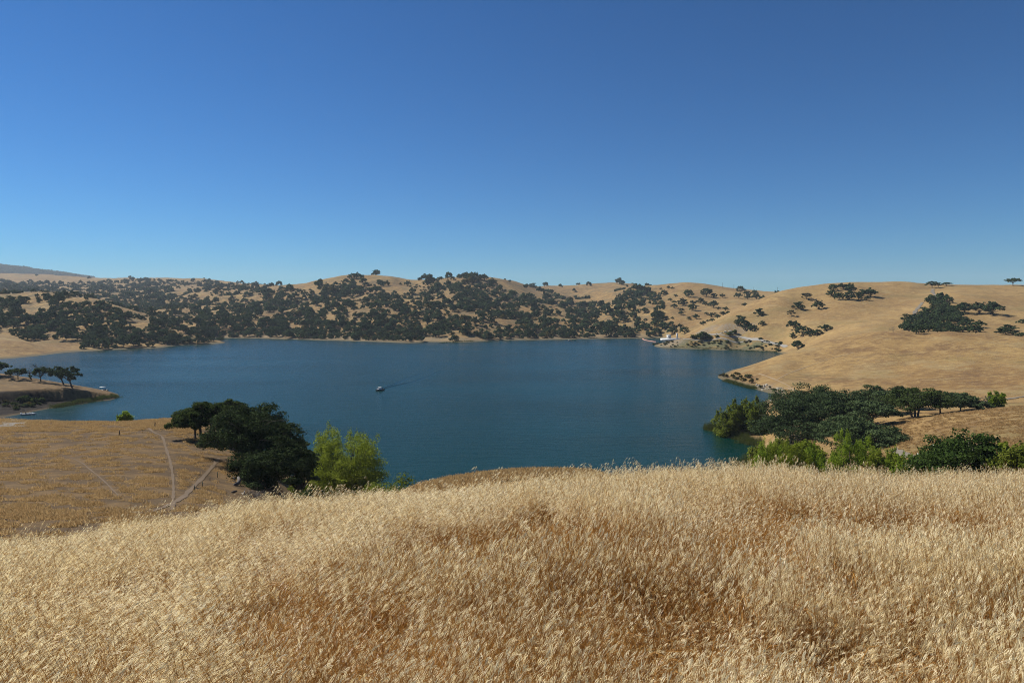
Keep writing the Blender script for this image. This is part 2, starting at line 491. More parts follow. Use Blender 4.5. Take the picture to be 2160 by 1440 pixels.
M_OAK = foliage('oak leaves', (0.024, 0.044, 0.018), (0.150, 0.205, 0.086), 0.26)
M_OAKDARK = foliage('backlit oak leaves', (0.014, 0.023, 0.010), (0.120, 0.165, 0.066), 0.16)  # darker copy of the oak leaves, shade of the backlit side in the colour
M_OAKG = foliage('greener oak leaves', (0.044, 0.068, 0.020), (0.125, 0.165, 0.052), 0.34)
M_OAKFAR = foliage('hill oak leaves', (0.034, 0.060, 0.028), (0.130, 0.178, 0.080), 0.3)
M_OAKOLIVE = foliage('olive hill leaves', (0.090, 0.085, 0.030), (0.21, 0.17, 0.055), 0.3)
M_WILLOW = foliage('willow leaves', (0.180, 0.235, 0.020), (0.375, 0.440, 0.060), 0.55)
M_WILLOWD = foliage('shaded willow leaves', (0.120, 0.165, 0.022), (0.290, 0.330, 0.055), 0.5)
M_BRUSH = foliage('fresh green leaves', (0.165, 0.255, 0.022), (0.330, 0.430, 0.050), 0.55)
M_SYC = foliage('broad green leaves', (0.040, 0.075, 0.018), (0.105, 0.160, 0.040), 0.35, (0.42, 0.45, 0.36), 0.965)
M_SCRUB = foliage('scrub leaves', (0.075, 0.080, 0.036), (0.180, 0.170, 0.080), 0.25)
M_REED = foliage('reed blades', (0.060, 0.085, 0.020), (0.160, 0.180, 0.050), 0.3)
M_BARK = plain('oak bark', (0.060, 0.047, 0.037), 0.95, 0.4, 4)
M_PALEBARK = plain('pale bark', (0.22, 0.19, 0.16), 0.95, 0.35, 3)
M_DEAD = plain('dead wood', (0.12, 0.105, 0.09), 0.95, 0.4, 4)
M_DARKDEAD = plain('dark dead wood', (0.045, 0.035, 0.03), 0.95, 0.4, 4)


# ------------------------------------------------------------------ ground material
def ground_material():
    m, nt = nodes_of('dry grass ground'); k = N(nt)
    geo = k('ShaderNodeNewGeometry')
    pos = geo.outputs['Position']
    sep = k('ShaderNodeSeparateXYZ'); k.link(pos, sep.inputs[0])
    near = k('ShaderNodeAttribute', attribute_name='near').outputs['Fac']
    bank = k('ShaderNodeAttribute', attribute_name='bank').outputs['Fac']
    rock = k('ShaderNodeAttribute', attribute_name='rock').outputs['Fac']
    field = k('ShaderNodeAttribute', attribute_name='field').outputs['Fac']
    far = k('ShaderNodeAttribute', attribute_name='far').outputs['Fac']
    big = k.noise(pos, 0.012, 5, 0.6)
    mid = k.noise(pos, 0.07, 5, 0.65)
    st = k.mapping(pos, (0.7, 0.8, 0.8), (0, 0, 0.5))
    streak = k.noise(st, 0.30, 9, 0.78, 0.15)
    fine = k.noise(pos, 1.1, 7, 0.8)
    pale = k('ShaderNodeAttribute', attribute_name='pale').outputs['Fac']
    scrub = k('ShaderNodeAttribute', attribute_name='scrub').outputs['Fac']
    c = k.mix(k.ramp(big, 0.36, 0.66), (0.285, 0.172, 0.068), (0.41, 0.270, 0.108))
    c = k.mix(k.math('MULTIPLY', k.ramp(mid, 0.44, 0.62), 0.8), c, (0.195, 0.115, 0.055))
    c = k.mix(k.math('MULTIPLY', k.ramp(streak, 0.50, 0.64), 0.7), c, (0.49, 0.345, 0.145))
    c = k.mix(k.math('MULTIPLY', k.ramp(streak, 0.48, 0.36), 0.7), c, (0.165, 0.105, 0.055))
    c = k.mix(k.math('MULTIPLY', k.ramp(fine, 0.5, 0.72), 0.35), c, (0.17, 0.11, 0.06))
    # olive tinge in places
    ol = k.noise(pos, 0.021, 3)
    c = k.mix(k.math('MULTIPLY', k.ramp(ol, 0.54, 0.70), 0.5), c, (0.20, 0.165, 0.070))
    g2 = k.noise(pos, 0.035, 6, 0.7)
    c = k.mix(k.math('MULTIPLY', k.ramp(g2, 0.53, 0.64), 0.55), c, (0.44, 0.325, 0.15))
    # the left field: tufts on bare brown earth
    tuf = k.noise(k.mapping(pos, (0.5, 1.0, 1.0)), 0.42, 5, 0.65)
    fl = k.mix(k.ramp(tuf, 0.44, 0.60), (0.120, 0.081, 0.046), (0.215, 0.138, 0.064))
    fl = k.mix(k.math('MULTIPLY', k.ramp(fine, 0.45, 0.7), 0.45), fl, (0.12, 0.08, 0.05))
    c = k.mix(k.math('MULTIPLY', field, 0.92), c, fl)
    c = k.mix(k.math('MULTIPLY', pale, k.ramp(fine, 0.2, 0.8)), c, (0.47, 0.325, 0.14))
    c = k.mix(k.math('MULTIPLY', scrub, k.ramp(mid, 0.36, 0.56)), c, (0.155, 0.148, 0.075))
    # far woods floor: scrub, rock and duff between the trees
    sc = k.noise(pos, 0.05, 6, 0.75)
    c = k.mix(k.math('MULTIPLY', far, k.math('MULTIPLY', k.ramp(sc, 0.46, 0.62), 0.75)), c, (0.15, 0.125, 0.072))
    # eroded bank: dark soil, with the bank's own shadow put into its colour
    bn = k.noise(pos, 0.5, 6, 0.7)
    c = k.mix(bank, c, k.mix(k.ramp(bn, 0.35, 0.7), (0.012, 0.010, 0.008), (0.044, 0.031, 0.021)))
    rn = k.noise(pos, 0.6, 6, 0.7)
    c = k.mix(k.math('MULTIPLY', rock, k.ramp(rn, 0.44, 0.52)), c, k.mix(fine, (0.22, 0.175, 0.12), (0.40, 0.335, 0.24)))
    # near hilltop: amber litter
    lit = k.noise(pos, 9.0, 6, 0.75)
    c = k.mix(near, c, k.mix(lit, (0.20, 0.105, 0.035), (0.42, 0.245, 0.092)))
    # shore band
    wob = k.math('ADD', sep.outputs[2], k.math('MULTIPLY', k.math('SUBTRACT', mid, 0.5), 1.2))
    sh = k.ramp(wob, 1.5, 0.5)
    c = k.mix(k.math('MULTIPLY', k.math('MULTIPLY', sh, 0.85), k.math('SUBTRACT', 1.0, bank)), c, k.mix(fine, (0.105, 0.088, 0.052), (0.20, 0.17, 0.10)))
    sc_ = k('ShaderNodeVectorMath', operation='SCALE'); k.link(c, sc_.inputs[0]); sc_.inputs['Scale'].default_value = 0.74
    c = sc_.outputs[0]
    b = k('ShaderNodeBsdfPrincipled')
    k.link(c, b.inputs['Base Color'])
    b.inputs['Roughness'].default_value = 0.95
    b.inputs['Specular IOR Level'].default_value = 0.1
    bp = k('ShaderNodeBump'); bp.inputs['Strength'].default_value = 0.7; bp.inputs['Distance'].default_value = 0.6
    k.link(k.math('ADD', k.math('MULTIPLY', tuf, 1.0), k.math('MULTIPLY', fine, 0.5)), bp.inputs['Height'])
    k.link(bp.outputs[0], b.inputs['Normal'])
    k.out(b.outputs[0])
    return m


M_GROUND = ground_material()
av = np.concatenate([np.linspace(-1.6, -0.82, 34)[:-1], np.linspace(-0.82, 0.82, 520), np.linspace(0.82, 1.6, 34)[1:]])
def lg(a, b, n): return np.exp(np.linspace(math.log(a), math.log(b), n, endpoint=False))
yv = np.concatenate([lg(0.4, 20, 120), lg(20, 150, 110), lg(150, 430, 190), lg(430, 1000, 150), lg(1000, 9000, 150), [9000.0]])
AA, YY = np.meshgrid(av, yv)
XX = AA * YY
ZZ = ground(XX.ravel(), YY.ravel()).reshape(XX.shape)
UU = AA * F + 1080
VV = HZ + F * (H - ZZ) / YY
attr_near = 1 - sstep(22, 34, YY)
attr_field = sstep(30, 42, YY) * (1 - sstep(150, 172, YY)) * (1 - sstep(560, 700, UU))
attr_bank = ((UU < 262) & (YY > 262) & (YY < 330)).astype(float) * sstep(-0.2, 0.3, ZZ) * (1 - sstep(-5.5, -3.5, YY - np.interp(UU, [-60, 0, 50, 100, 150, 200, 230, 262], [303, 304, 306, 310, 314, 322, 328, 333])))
attr_rock = np.zeros_like(ZZ)
for (u0, y0, du, dy) in [(1610, 352, 26, 16), (1635, 343, 20, 12), (1645, 330, 14, 12), (1613, 290, 6, 14), (1525, 416, 9, 5), (1535, 722, 30, 12), (1490, 732, 26, 14), (1570, 714, 28, 10), (1410, 705, 40, 18)]:
    attr_rock = np.maximum(attr_rock, 1 - sstep(0.6, 1.2, np.sqrt(((UU - u0) / du) ** 2 + ((YY - y0) / dy) ** 2)))
shoreB = ((UU > 470) & (UU < 1400) & (YY > 700) & (YY < 1100)).astype(float)
attr_rock = np.maximum(attr_rock, shoreB * (1 - sstep(2, 7, ZZ)) * 0.5)
attr_pale = 0.45 * sstep(470, 520, YY) * sstep(1440, 1520, UU) * (1 - sstep(1250, 1500, YY)) * (0.6 + 0.8 * np.clip(fbm(XX / 90, YY / 130, 3, 77) + 0.5, 0, 1))
attr_scrub = sstep(1375, 1395, UU) * (1 - sstep(1640, 1665, UU)) * sstep(640, 655, YY) * (1 - sstep(704, 722, YY)) * (1 - sstep(6, 10, ZZ))
attr_field = np.maximum(attr_field, 0.75 * ((UU < 262) & (YY > 262) & (YY < 350)))
attr_far = sstep(640, 760, YY) * (1 - sstep(1380, 1450, UU))
nY, nA = XX.shape
idx = np.arange(nY * nA).reshape(nY, nA)
quads = np.stack([idx[:-1, :-1], idx[:-1, 1:], idx[1:, 1:], idx[1:, :-1]], -1)
allv = np.stack([XX, YY, ZZ], -1)


def terrain_piece(name, j0, j1, label):
    ids = idx[j0:j1 + 1]
    v = allv[j0:j1 + 1].reshape(-1, 3)
    q = quads[j0:j1].reshape(-1, 4) - ids[0, 0]
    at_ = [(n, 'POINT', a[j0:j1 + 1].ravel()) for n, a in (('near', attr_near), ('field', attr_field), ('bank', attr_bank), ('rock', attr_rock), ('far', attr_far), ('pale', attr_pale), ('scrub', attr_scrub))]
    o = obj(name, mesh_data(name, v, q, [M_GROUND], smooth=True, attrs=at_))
    return tag(o, label, kind='structure')


jn = int(np.searchsorted(yv, 30.0)); jf = int(np.searchsorted(yv, 640.0))
terrain_piece('ground', 0, jn, 'amber grassy hilltop in the foreground')
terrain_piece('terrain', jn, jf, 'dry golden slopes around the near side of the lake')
terrain_piece('hills', jf, nY - 1, 'dry golden hills dotted with oaks across the lake')

# horizon line of the ground seen from the camera, for culling hidden trees
run_min = np.minimum.accumulate(VV, axis=0)


def hidden_above(u, Y):
    """photo row of the nearer ground that hides what stands at (u, Y)"""
    i = min(len(av) - 1, max(0, int(np.searchsorted(av, (u - 1080) / F))))
    j = max(0, int(np.searchsorted(yv, Y * 0.985)) - 1)
    return run_min[j, i]


def grid_z(x, y):
    """height of the built ground mesh"""
    x = np.atleast_1d(np.asarray(x, float)); y = np.atleast_1d(np.asarray(y, float))
    a = np.clip(x / y, av[0], av[-1] - 1e-6); yy = np.clip(y, yv[0], yv[-1] - 1e-6)
    i = np.clip(np.searchsorted(av, a, 'right') - 1, 0, len(av) - 2); j = np.clip(np.searchsorted(yv, yy, 'right') - 1, 0, len(yv) - 2)
    fa = (a - av[i]) / (av[i + 1] - av[i]); fy = (yy - yv[j]) / (yv[j + 1] - yv[j])
    return (ZZ[j, i] * (1 - fa) + ZZ[j, i + 1] * fa) * (1 - fy) + (ZZ[j + 1, i] * (1 - fa) + ZZ[j + 1, i + 1] * fa) * fy


# ------------------------------------------------------------------ lake
def water_material():
    m, nt = nodes_of('lake water'); k = N(nt)
    pos = k('ShaderNodeNewGeometry').outputs['Position']
    w1 = k.noise(k.mapping(pos, (0.7, 1.5, 1), (0, 0, 0.25)), 0.9, 4, 0.6)
    w2 = k.noise(k.mapping(pos, (0.5, 1.4, 1), (0, 0, -0.1)), 0.22, 3, 0.5)
    patch = k.noise(k.mapping(pos, (0.35, 1.6, 1), (0, 0, 0.08)), 0.012, 4, 0.6)
    bp = k('ShaderNodeBump'); bp.inputs['Strength'].default_value = 1.0; bp.inputs['Distance'].default_value = 0.30
    k.link(k.math('ADD', w1, k.math('MULTIPLY', w2, 1.5)), bp.inputs['Height'])
    b = k('ShaderNodeBsdfPrincipled')
    k.link(k.mix(patch, (0.001, 0.021, 0.016), (0.002, 0.032, 0.023)), b.inputs['Base Color'])
    k.link(k.math('ADD', 0.02, k.math('MULTIPLY', patch, 0.34)), b.inputs['Roughness'])
    b.inputs['IOR'].default_value = 1.333
    k.link(bp.outputs[0], b.inputs['Normal'])
    k.out(b.outputs[0])
    return m


M_WATER = water_material()
wv = [[-900, 60, 0], [900, 60, 0], [900, 1010, 0], [-900, 1010, 0]]
tag(obj('lake', mesh_data('lake', wv, np.array([[0, 1, 2, 3]]), [M_WATER])), 'blue green rippled reservoir filling the valley', kind='structure')


# ------------------------------------------------------------------ roads and paths draped on the ground
PATHS = []


def strip(name, pts, width, m, dz, label, sub=14):
    pts = [np.array(p[:2], float) for p in pts]
    dense = []
    for i in range(len(pts) - 1):
        p0 = pts[max(i - 1, 0)]; p1 = pts[i]; p2 = pts[i + 1]; p3 = pts[min(i + 2, len(pts) - 1)]
        for t in np.linspace(0, 1, sub, endpoint=False):
            dense.append(0.5 * ((2 * p1) + (-p0 + p2) * t + (2 * p0 - 5 * p1 + 4 * p2 - p3) * t * t + (-p0 + 3 * p1 - 3 * p2 + p3) * t ** 3))
    dense.append(pts[-1]); dense = np.array(dense)
    PATHS.append(dense)
    d = np.gradient(dense, axis=0); d /= np.linalg.norm(d, axis=1)[:, None] + 1e-9
    nrm = np.stack([-d[:, 1], d[:, 0]], 1)
    wid = np.broadcast_to(np.asarray(width, float), ()) if np.isscalar(width) else np.interp(np.linspace(0, 1, len(dense)), np.linspace(0, 1, len(width)), width)
    wv_ = np.broadcast_to(wid, (len(dense),)) * (1 + 1.1 * fbm(np.arange(len(dense)) * 0.35, np.zeros(len(dense)) + len(dense), 2, 3))
    rows = []
    K = 7
    for kx in np.linspace(-0.5, 0.5, K):
        p = dense + nrm * (kx * wv_)[:, None]
        z = grid_z(p[:, 0], p[:, 1]) + dz
        rows.append(np.concatenate([p, z[:, None]], 1))
    v = np.stack(rows, 1)
    # keep the cross-section on or above the ground
    n = len(dense)
    ii = np.arange(n * K).reshape(n, K)
    q = np.stack([ii[:-1, :-1], ii[:-1, 1:], ii[1:, 1:], ii[1:, :-1]], -1).reshape(-1, 4)
    o = obj(name, mesh_data(name, v.reshape(-1, 3), q, [m], smooth=True))
    return tag(o, label, kind='structure')


M_DIRT = plain('worn path earth', (0.122, 0.079, 0.039), 0.95, 0.45, 3.0)
M_FAINT = plain('faint trail earth', (0.27, 0.19, 0.10), 0.95, 0.25, 0.5)
M_GRAVEL = plain('grey gravel road', (0.16, 0.135, 0.10), 0.95, 0.18, 1.5)
M_ROAD = plain('pale road', (0.25, 0.235, 0.205), 0.9, 0.12, 0.3)


def px_path(pts): return [locate(u, v, Y) for u, v, Y in pts]


strip('path', px_path([(314, 903, 138), (325, 912, 128), (342, 921, 121), (350, 945, 110), (358, 970, 99), (364, 1000, 89), (366, 1030, 78), (365, 1052, 71), (364, 1075, 63)]), 0.34, M_DIRT, 0.05, 'narrow pale footpath running down the left field')
strip('path', px_path([(462, 966, 110), (450, 982, 104), (430, 1005, 96), (405, 1030, 87), (380, 1052, 76), (350, 1068, 67), (320, 1080, 62)]), [0.45, 0.55, 0.6], M_DIRT, 0.05, 'wider dirt path slanting up towards the big dark oaks')
strip('path', px_path([(130, 960, 99), (165, 973, 95), (190, 990, 89), (225, 1020, 79), (250, 1045, 71)]), 0.16, M_DIRT, 0.04, 'faint trail crossing the left field')
strip('road', px_path([(-60, 897, 145), (-20, 899, 142), (5, 900, 140), (28, 896, 144), (36, 893, 148)]), [9, 9, 8, 4.5, 1.2], M_GRAVEL, 0.12, 'grey gravel turnout at the far end of the left field')
strip('road', px_path([(1660, 731, 640), (1640, 725, 650), (1615, 720, 662), (1590, 715, 675), (1560, 711, 688), (1530, 708, 700), (1495, 705, 712), (1460, 703, 722)]), [2.5, 3.5, 3, 2.2, 1.8, 1.6], M_ROAD, 0.3, 'pale upper road curving along the hillside above the dam')
strip('road', px_path([(1605, 718, 668), (1575, 718.5, 680), (1540, 718, 690), (1500, 717.5, 700), (1465, 716.5, 708), (1440, 716, 712)]), [2.2, 2.2, 2, 2], M_ROAD, 0.3, 'pale lower road leading to the white intake building')
strip('path', px_path([(2170, 835, 262), (2130, 841, 258), (2090, 846, 252), (2050, 850, 246)]), 2.2, M_GRAVEL, 0.15, 'pale track behind the oak grove on the right')
strip('path', px_path([(1880, 948, 142), (1905, 958, 136), (1930, 966, 131)]), 1.8, M_GRAVEL, 0.12, 'short stretch of pale track beside the green willows')
strip('path', px_path([(1968, 610, 822), (1967, 616, 800), (1972, 622, 770), (1980, 628, 735)]), 3.4, M_GRAVEL, 0.3, 'pale road coming over the saddle of the right hill')
strip('path', px_path([(1946, 638, 720), (1938, 648, 690), (1930, 658, 650), (1926, 668, 625), (1915, 678, 595)]), 3.0, M_GRAVEL, 0.3, 'pale road descending left of the oak wood on the right hill')
strip('path', px_path([(1660, 818, 345), (1668, 822, 340), (1680, 826, 330), (1692, 834, 318)]), 1.3, M_FAINT, 0.1, 'pale cattle trail above the cove on the right')
strip('path', px_path([(1640, 800, 378), (1690, 778, 400), (1750, 757, 418), (1800, 744, 425)]), 0.7, M_FAINT, 0.1, 'faint cattle trail climbing the bare nose of the hill')
strip('path', px_path([(1600, 788, 400), (1630, 798, 378), (1660, 812, 352), (1690, 828, 322)]), 1.1, M_FAINT, 0.1, 'pale cattle trail slanting down the bare nose of the hill')


# ------------------------------------------------------------------ trees
def leaves(blobs, n, size, rg, flat=0.0, elong=1.0, droop=0.0, inner=0.45, sub=0, rn=0.5):
    """leaf-sized quads spread through ellipsoids; blobs rows: cx cy cz rx ry rz"""
    B = np.asarray(blobs, float)
    par = np.arange(len(B))
    if sub:
        d0 = rg.normal(size=(len(B) * sub, 3)); d0[:, 2] = np.where(d0[:, 2] < 0, d0[:, 2] * 0.55, d0[:, 2] * 1.1)
        d0 /= np.linalg.norm(d0, axis=1)[:, None]
        par = np.repeat(np.arange(len(B)), sub)
        P0 = B[par]
        k0 = (0.34 + 0.16 * rg.random(len(P0)))[:, None]
        B = np.concatenate([P0[:, :3] + d0 * P0[:, 3:6] * (0.62 + 0.3 * rg.random(len(P0)))[:, None], P0[:, 3:6] * k0], 1)
    wgt = (B[:, 3] * B[:, 4] + B[:, 3] * B[:, 5]) ; wgt = wgt / wgt.sum()
    bi = rg.choice(len(B), n, p=wgt)
    d = rg.normal(size=(n, 3)); d /= np.linalg.norm(d, axis=1)[:, None]
    d[:, 2] = np.where((d[:, 2] < -0.45) & (rg.random(n) < 0.6), -d[:, 2] * 0.7, d[:, 2])
    rr = 1.0 - inner * rg.random(n) ** 1.6 + 0.16 * rg.normal(size=n) * (rg.random(n) < 0.5)
    lump = 1 + 0.22 * np.sin(d[:, 0] * 5 + bi) * np.cos(d[:, 1] * 6 - bi) * 1.0
    c = B[bi, :3] + d * B[bi, 3:6] * (rr * lump)[:, None]
    nrm = d + rg.normal(size=(n, 3)) * rn
    nrm[:, 2] += flat
    nrm /= np.linalg.norm(nrm, axis=1)[:, None]
    tv = rg.normal(size=(n, 3)); tv[:, 2] -= droop * 1.5
    tv -= (tv * nrm).sum(1)[:, None] * nrm
    tv /= np.linalg.norm(tv, axis=1)[:, None] + 1e-9
    bv = np.cross(nrm, tv)
    s = size * (0.55 + 0.9 * rg.random(n))
    L = (s * elong)[:, None] * tv; W = (s * 0.62 / max(1, elong ** 0.5))[:, None] * bv
    v = np.stack([c - L, c - W * 0.9 + L * 0.1 + nrm * (s * 0.2)[:, None], c + L, c + W * 0.9 - L * 0.1 - nrm * (s * 0.15)[:, None]], 1).reshape(-1, 3)
    q = np.arange(n * 4).reshape(n, 4)
    tint = np.clip(0.45 * rg.random(len(B))[bi] + 0.55 * rg.random(n), 0, 1)
    return v, q, tint


def limb(mb, p0, p1, r0, r1, rg, sag=0.12, sides=5, n=5):
    p0, p1 = np.asarray(p0, float), np.asarray(p1, float)
    L = np.linalg.norm(p1 - p0)
    side = rg.normal(size=3) * L * sag
    t = np.linspace(0, 1, n)
    pts = p0 + (p1 - p0) * t[:, None] + side * np.sin(t * math.pi)[:, None] * 0.6 + np.array([0, 0, 1]) * (np.sin(t * math.pi) * L * 0.10)[:, None]
    mb.tube(pts, r0 + (r1 - r0) * t, sides)
    return pts


def fit(v, blobs, Ht, W, lean=0.0):
    """scale leaves and blobs so that the crown really is Ht high and W wide"""
    kz = Ht / np.percentile(v[:, 2], 99.6)
    kx = W / (np.percentile(v[:, 0], 99) - np.percentile(v[:, 0], 1))
    ky = W / (np.percentile(v[:, 1], 99) - np.percentile(v[:, 1], 1))
    k = np.array([kx, ky, kz])
    return v * k, [list(np.array(b[:3]) * k) + list(np.array(b[3:6]) * k) for b in blobs]


def oak_parts(Ht, W, nleaf, lsize, seed, lean=0.0, base=0.30, nb=18, spread=0.36, trunks=1, flat=0.75, low=0.0, open_=0.0, umb=0.0):
    """returns trunk MB, leaf arrays; origin at the base. umb: 0 full dome, 1 umbrella"""
    rg = np.random.default_rng(seed)
    blobs = []
    nb = int(nb * 1.5)
    for i in range(nb):
        an = i * 2.399963 + rg.random() * 0.8
        q = (i + 0.5) / nb
        rho = math.sqrt(q) * spread * W * (0.9 + 0.2 * rg.random())
        dome = math.sqrt(max(0.04, 1 - (rho / (0.43 * W)) ** 2))
        r = W * (0.10 + 0.075 * rg.random()) * (1 - open_ * 0.3)
        rz = min(r * flat, Ht * 0.22)
        zt = Ht * (base + (1 - base) * dome) - rz
        zb = Ht * base * (0.75 + 0.35 * rg.random()) + rz * 0.6
        f = rg.random() ** (0.55 - 0.3 * umb)
        z = zb + max(0, zt - zb) * f
        blobs.append([math.cos(an) * rho + lean * z, math.sin(an) * rho, z, r * (1 + .25 * rg.random()), r, rz])
    v, q, tint = leaves(blobs, nleaf, lsize, rg, flat=0.15, sub=9 if nleaf > 4000 else (5 if nleaf > 900 else 0))
    v, blobs = fit(v, blobs, Ht, W)
    v[:, 2] = np.maximum(v[:, 2], 0.03 + 0.05 * rg.random(len(v)))
    mb = MB()
    tr = Ht * 0.035
    ax = np.mean([b[0] for b in blobs])
    for kx in range(trunks):
        ox = (kx - (trunks - 1) / 2) * tr * 3.0
        fork = np.array([ox * 1.6 + lean * Ht * base, rg.normal() * 0.2, Ht * base * 0.85])
        b0 = np.array([ox, 0, -0.6])
        mid_ = (b0 + fork) / 2 + np.array([-lean * Ht * .05, rg.normal() * .1, 0])
        mb.tube([b0, b0 + [0, 0, .7], mid_, fork], [tr * 1.5, tr * 1.15, tr, tr * 0.85], 8)
        sel = [b for j, b in enumerate(blobs) if j % trunks == kx]
        for b in sel[::1 if len(sel) < 22 else 2]:
            c = np.array(b[:3])
            m_ = fork + (c - fork) * (0.45 + 0.1 * rg.random()) + np.array([0, 0, Ht * 0.02])
            limb(mb, fork, m_, tr * 0.50, tr * 0.30, rg, 0.1)
            limb(mb, m_, c, tr * 0.29, tr * 0.12, rg, 0.12)
            for _ in range(2):
                limb(mb, c, c + rg.normal(size=3) * np.array(b[3:6]) * 0.7, tr * 0.11, tr * 0.03, rg, 0.1, 4, 4)
    return mb, v, q, tint


def willow_parts(Ht, W, nleaf, lsize, seed, nsp=9, narrow=1.0):
    rg = np.random.default_rng(seed)
    blobs = []; spikes = []
    for i in range(nsp):
        an = i * 2.399963 + rg.random()
        rho = math.sqrt((i + 0.35) / nsp) * 0.37 * W
        hh = Ht * (1.0 - 0.30 * (rho / (0.4 * W)) ** 1.5 - 0.16 * rg.random())
        x, y = math.cos(an) * rho, math.sin(an) * rho
        ox, oy = math.cos(an) * W * 0.05, math.sin(an) * W * 0.05
        r = W * (0.14 + 0.05 * rg.random()) * narrow
        for tpos, rs in ((0.16, 1.0), (0.36, 1.25), (0.56, 1.15), (0.74, 0.85), (0.88, 0.5), (0.955, 0.26)):
            j = rg.normal(size=2) * r * 0.35
            blobs.append([x + ox * tpos * 2 + j[0], y + oy * tpos * 2 + j[1], hh * tpos, r * rs, r * rs, hh * 0.115])
        spikes.append((x + ox * 2, y + oy * 2, hh))
    v, q, tint = leaves(blobs, nleaf, lsize, rg, elong=1.5, droop=0.4, inner=0.6, rn=0.9)
    k0 = v[:, 2].max()
    v, blobs = fit(v, blobs, Ht, W)
    spikes = [(x, y, z * Ht / k0) for x, y, z in spikes]
    v[:, 2] = np.maximum(v[:, 2], 0.05)
    mb = MB(); tr = Ht * 0.018
    for x, y, hh in spikes:
        limb(mb, (x * 0.15, y * 0.15, -0.5), (x, y, hh * 0.9), tr, tr * 0.2, rg, 0.05, 5, 6)
    return mb, v, q, tint


def bush_parts(Ht, W, nleaf, lsize, seed, nb=8):
    rg = np.random.default_rng(seed)
    blobs = []
    for i in range(nb):
        an = rg.random() * 6.283; rho = math.sqrt(rg.random()) * 0.34 * W
        r = W * (0.14 + 0.08 * rg.random())
        z = Ht * (0.3 + 0.45 * rg.random() * (1 - rho / (0.6 * W)))
        blobs.append([math.cos(an) * rho, math.sin(an) * rho, z, r, r, min(Ht * 0.28, r)])
    v, q, tint = leaves(blobs, nleaf, lsize, rg, inner=0.6)
    v, blobs = fit(v, blobs, Ht, W)
    v[:, 2] = np.maximum(v[:, 2], 0.02)
    mb = MB()
    for b in blobs: limb(mb, (b[0] * .15, b[1] * .15, -0.3), b[:3], Ht * 0.02, Ht * 0.008, rg, 0.08, 4, 4)
    return mb, v, q, tint


def make_tree(name, loc, parts, mleaf, mbark, label, cat, group=None, crown='crown', trunk='trunk', rotz=0.0):
    mb, v, q, tint = parts
    root = empty(name, loc, rotz)
    tag(root, label, cat, group)
    obj(crown, mesh_data(crown, v, q, [mleaf], attrs=[('tint', 'FACE', tint)]), root)
    mb.build(trunk, mbark, root, smooth=True)
    return root


def dead_parts(Ht, W, seed, lean=0.0, depth=4):
    rg = np.random.default_rng(seed)
    mb = MB()
    def grow(p, d, L, r, k):
        e = p + d * L
        pts = [p, p + d * L * 0.5 + rg.normal(size=3) * L * 0.06, e]
        mb.tube(pts, [r, r * 0.82, r * 0.62], 6 if k > 2 else 4)
        if k == 0: return
        for _ in range(3 if k < depth else 4):
            nd = d + rg.normal(size=3) * 0.62 * np.array([W / Ht * 1.3, W / Ht * 1.3, 0.75])
            nd[2] = nd[2] * 0.8 + 0.12
            nd /= np.linalg.norm(nd)
            grow(e, nd, L * (0.6 + 0.25 * rg.random()), r * 0.58, k - 1)
    grow(np.array([0, 0, -0.4]), np.array([lean, 0, 1.0]) / math.hypot(lean, 1), Ht * 0.38, Ht * 0.035, depth)
    vv = np.concatenate(mb.v)
    k = Ht / vv[:, 2].max()
    mb.v = [np.concatenate([a[:, :2] * k, a[:, 2:] * k], 1) for a in mb.v]
    return mb


def px(n, Y): return n * Y / F


# --- near trees, left side
def near_oak(u, Y, topv, wpx, nleaf, lsize, seed, label, mleaf=M_OAK, cat='oak tree', group=None, **kw):
    b = at(u, Y)
    Ht = b.z - (H - Y * (topv - HZ) / F); Ht = -Ht
    W = px(wpx, Y)
    return make_tree('oak_tree', b, oak_parts(Ht, W, nleaf, lsize, seed, **kw), mleaf, M_BARK, label, cat, group)


near_oak(412, 119, 866, 84, 11000, 0.13, 1, 'small open oak with a thin trunk at the left end of the field clump', M_OAKG, lean=-0.12, base=0.34, nb=13)
near_oak(425, 120, 848, 82, 12000, 0.13, 2, 'middle of the three thin trunked oaks standing on the left field', M_OAKG, base=0.42, nb=14, lean=-0.02)
near_oak(444, 126, 851, 84, 12000, 0.13, 3, 'oak with a low forked limb beside the big dark oak on the field', M_OAKG, base=0.38, nb=14, lean=0.05)
near_oak(490, 150, 843, 62, 6000, 0.2, 4, 'rounded oak top rising behind the big dark oak, nearest the water', M_OAKG, base=0.35, nb=12)
near_oak(535, 104, 856, 190, 40000, 0.13, 5, 'largest dark oak with wide drooping crown on the left field', M_OAKDARK, base=0.22, nb=24, trunks=2)
near_oak(575, 95, 925, 165, 32000, 0.125, 6, 'low spreading dark oak in front of the largest dark oak, branches touching the ground', M_OAKDARK, base=0.12, nb=20, low=0.0)
near_oak(632, 124, 928, 80, 8000, 0.18, 7, 'dark oak at the water side of the left oak clump', M_OAKDARK, base=0.2, nb=12)
b = at(732, 146)
make_tree('willow_tree', b, willow_parts(-b.z + H - 146 * (910 - HZ) / F, px(152, 146), 62000, 0.13, 8, 16), M_WILLOW, M_BARK,
          'large yellow green willow standing alone by the water beside the dark oaks', 'willow tree')
b = at(262, 176)
make_tree('shrub', b, bush_parts(-b.z + H - 176 * (868 - HZ) / F, px(30, 176), 2600, 0.2, 9, 9), M_BRUSH, M_BARK,
          'bright green bush poking above the far edge of the left field', 'bush')
b = at(640, 138)
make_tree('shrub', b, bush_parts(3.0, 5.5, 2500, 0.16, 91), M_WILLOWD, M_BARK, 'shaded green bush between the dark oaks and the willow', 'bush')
b = at(850, 120)
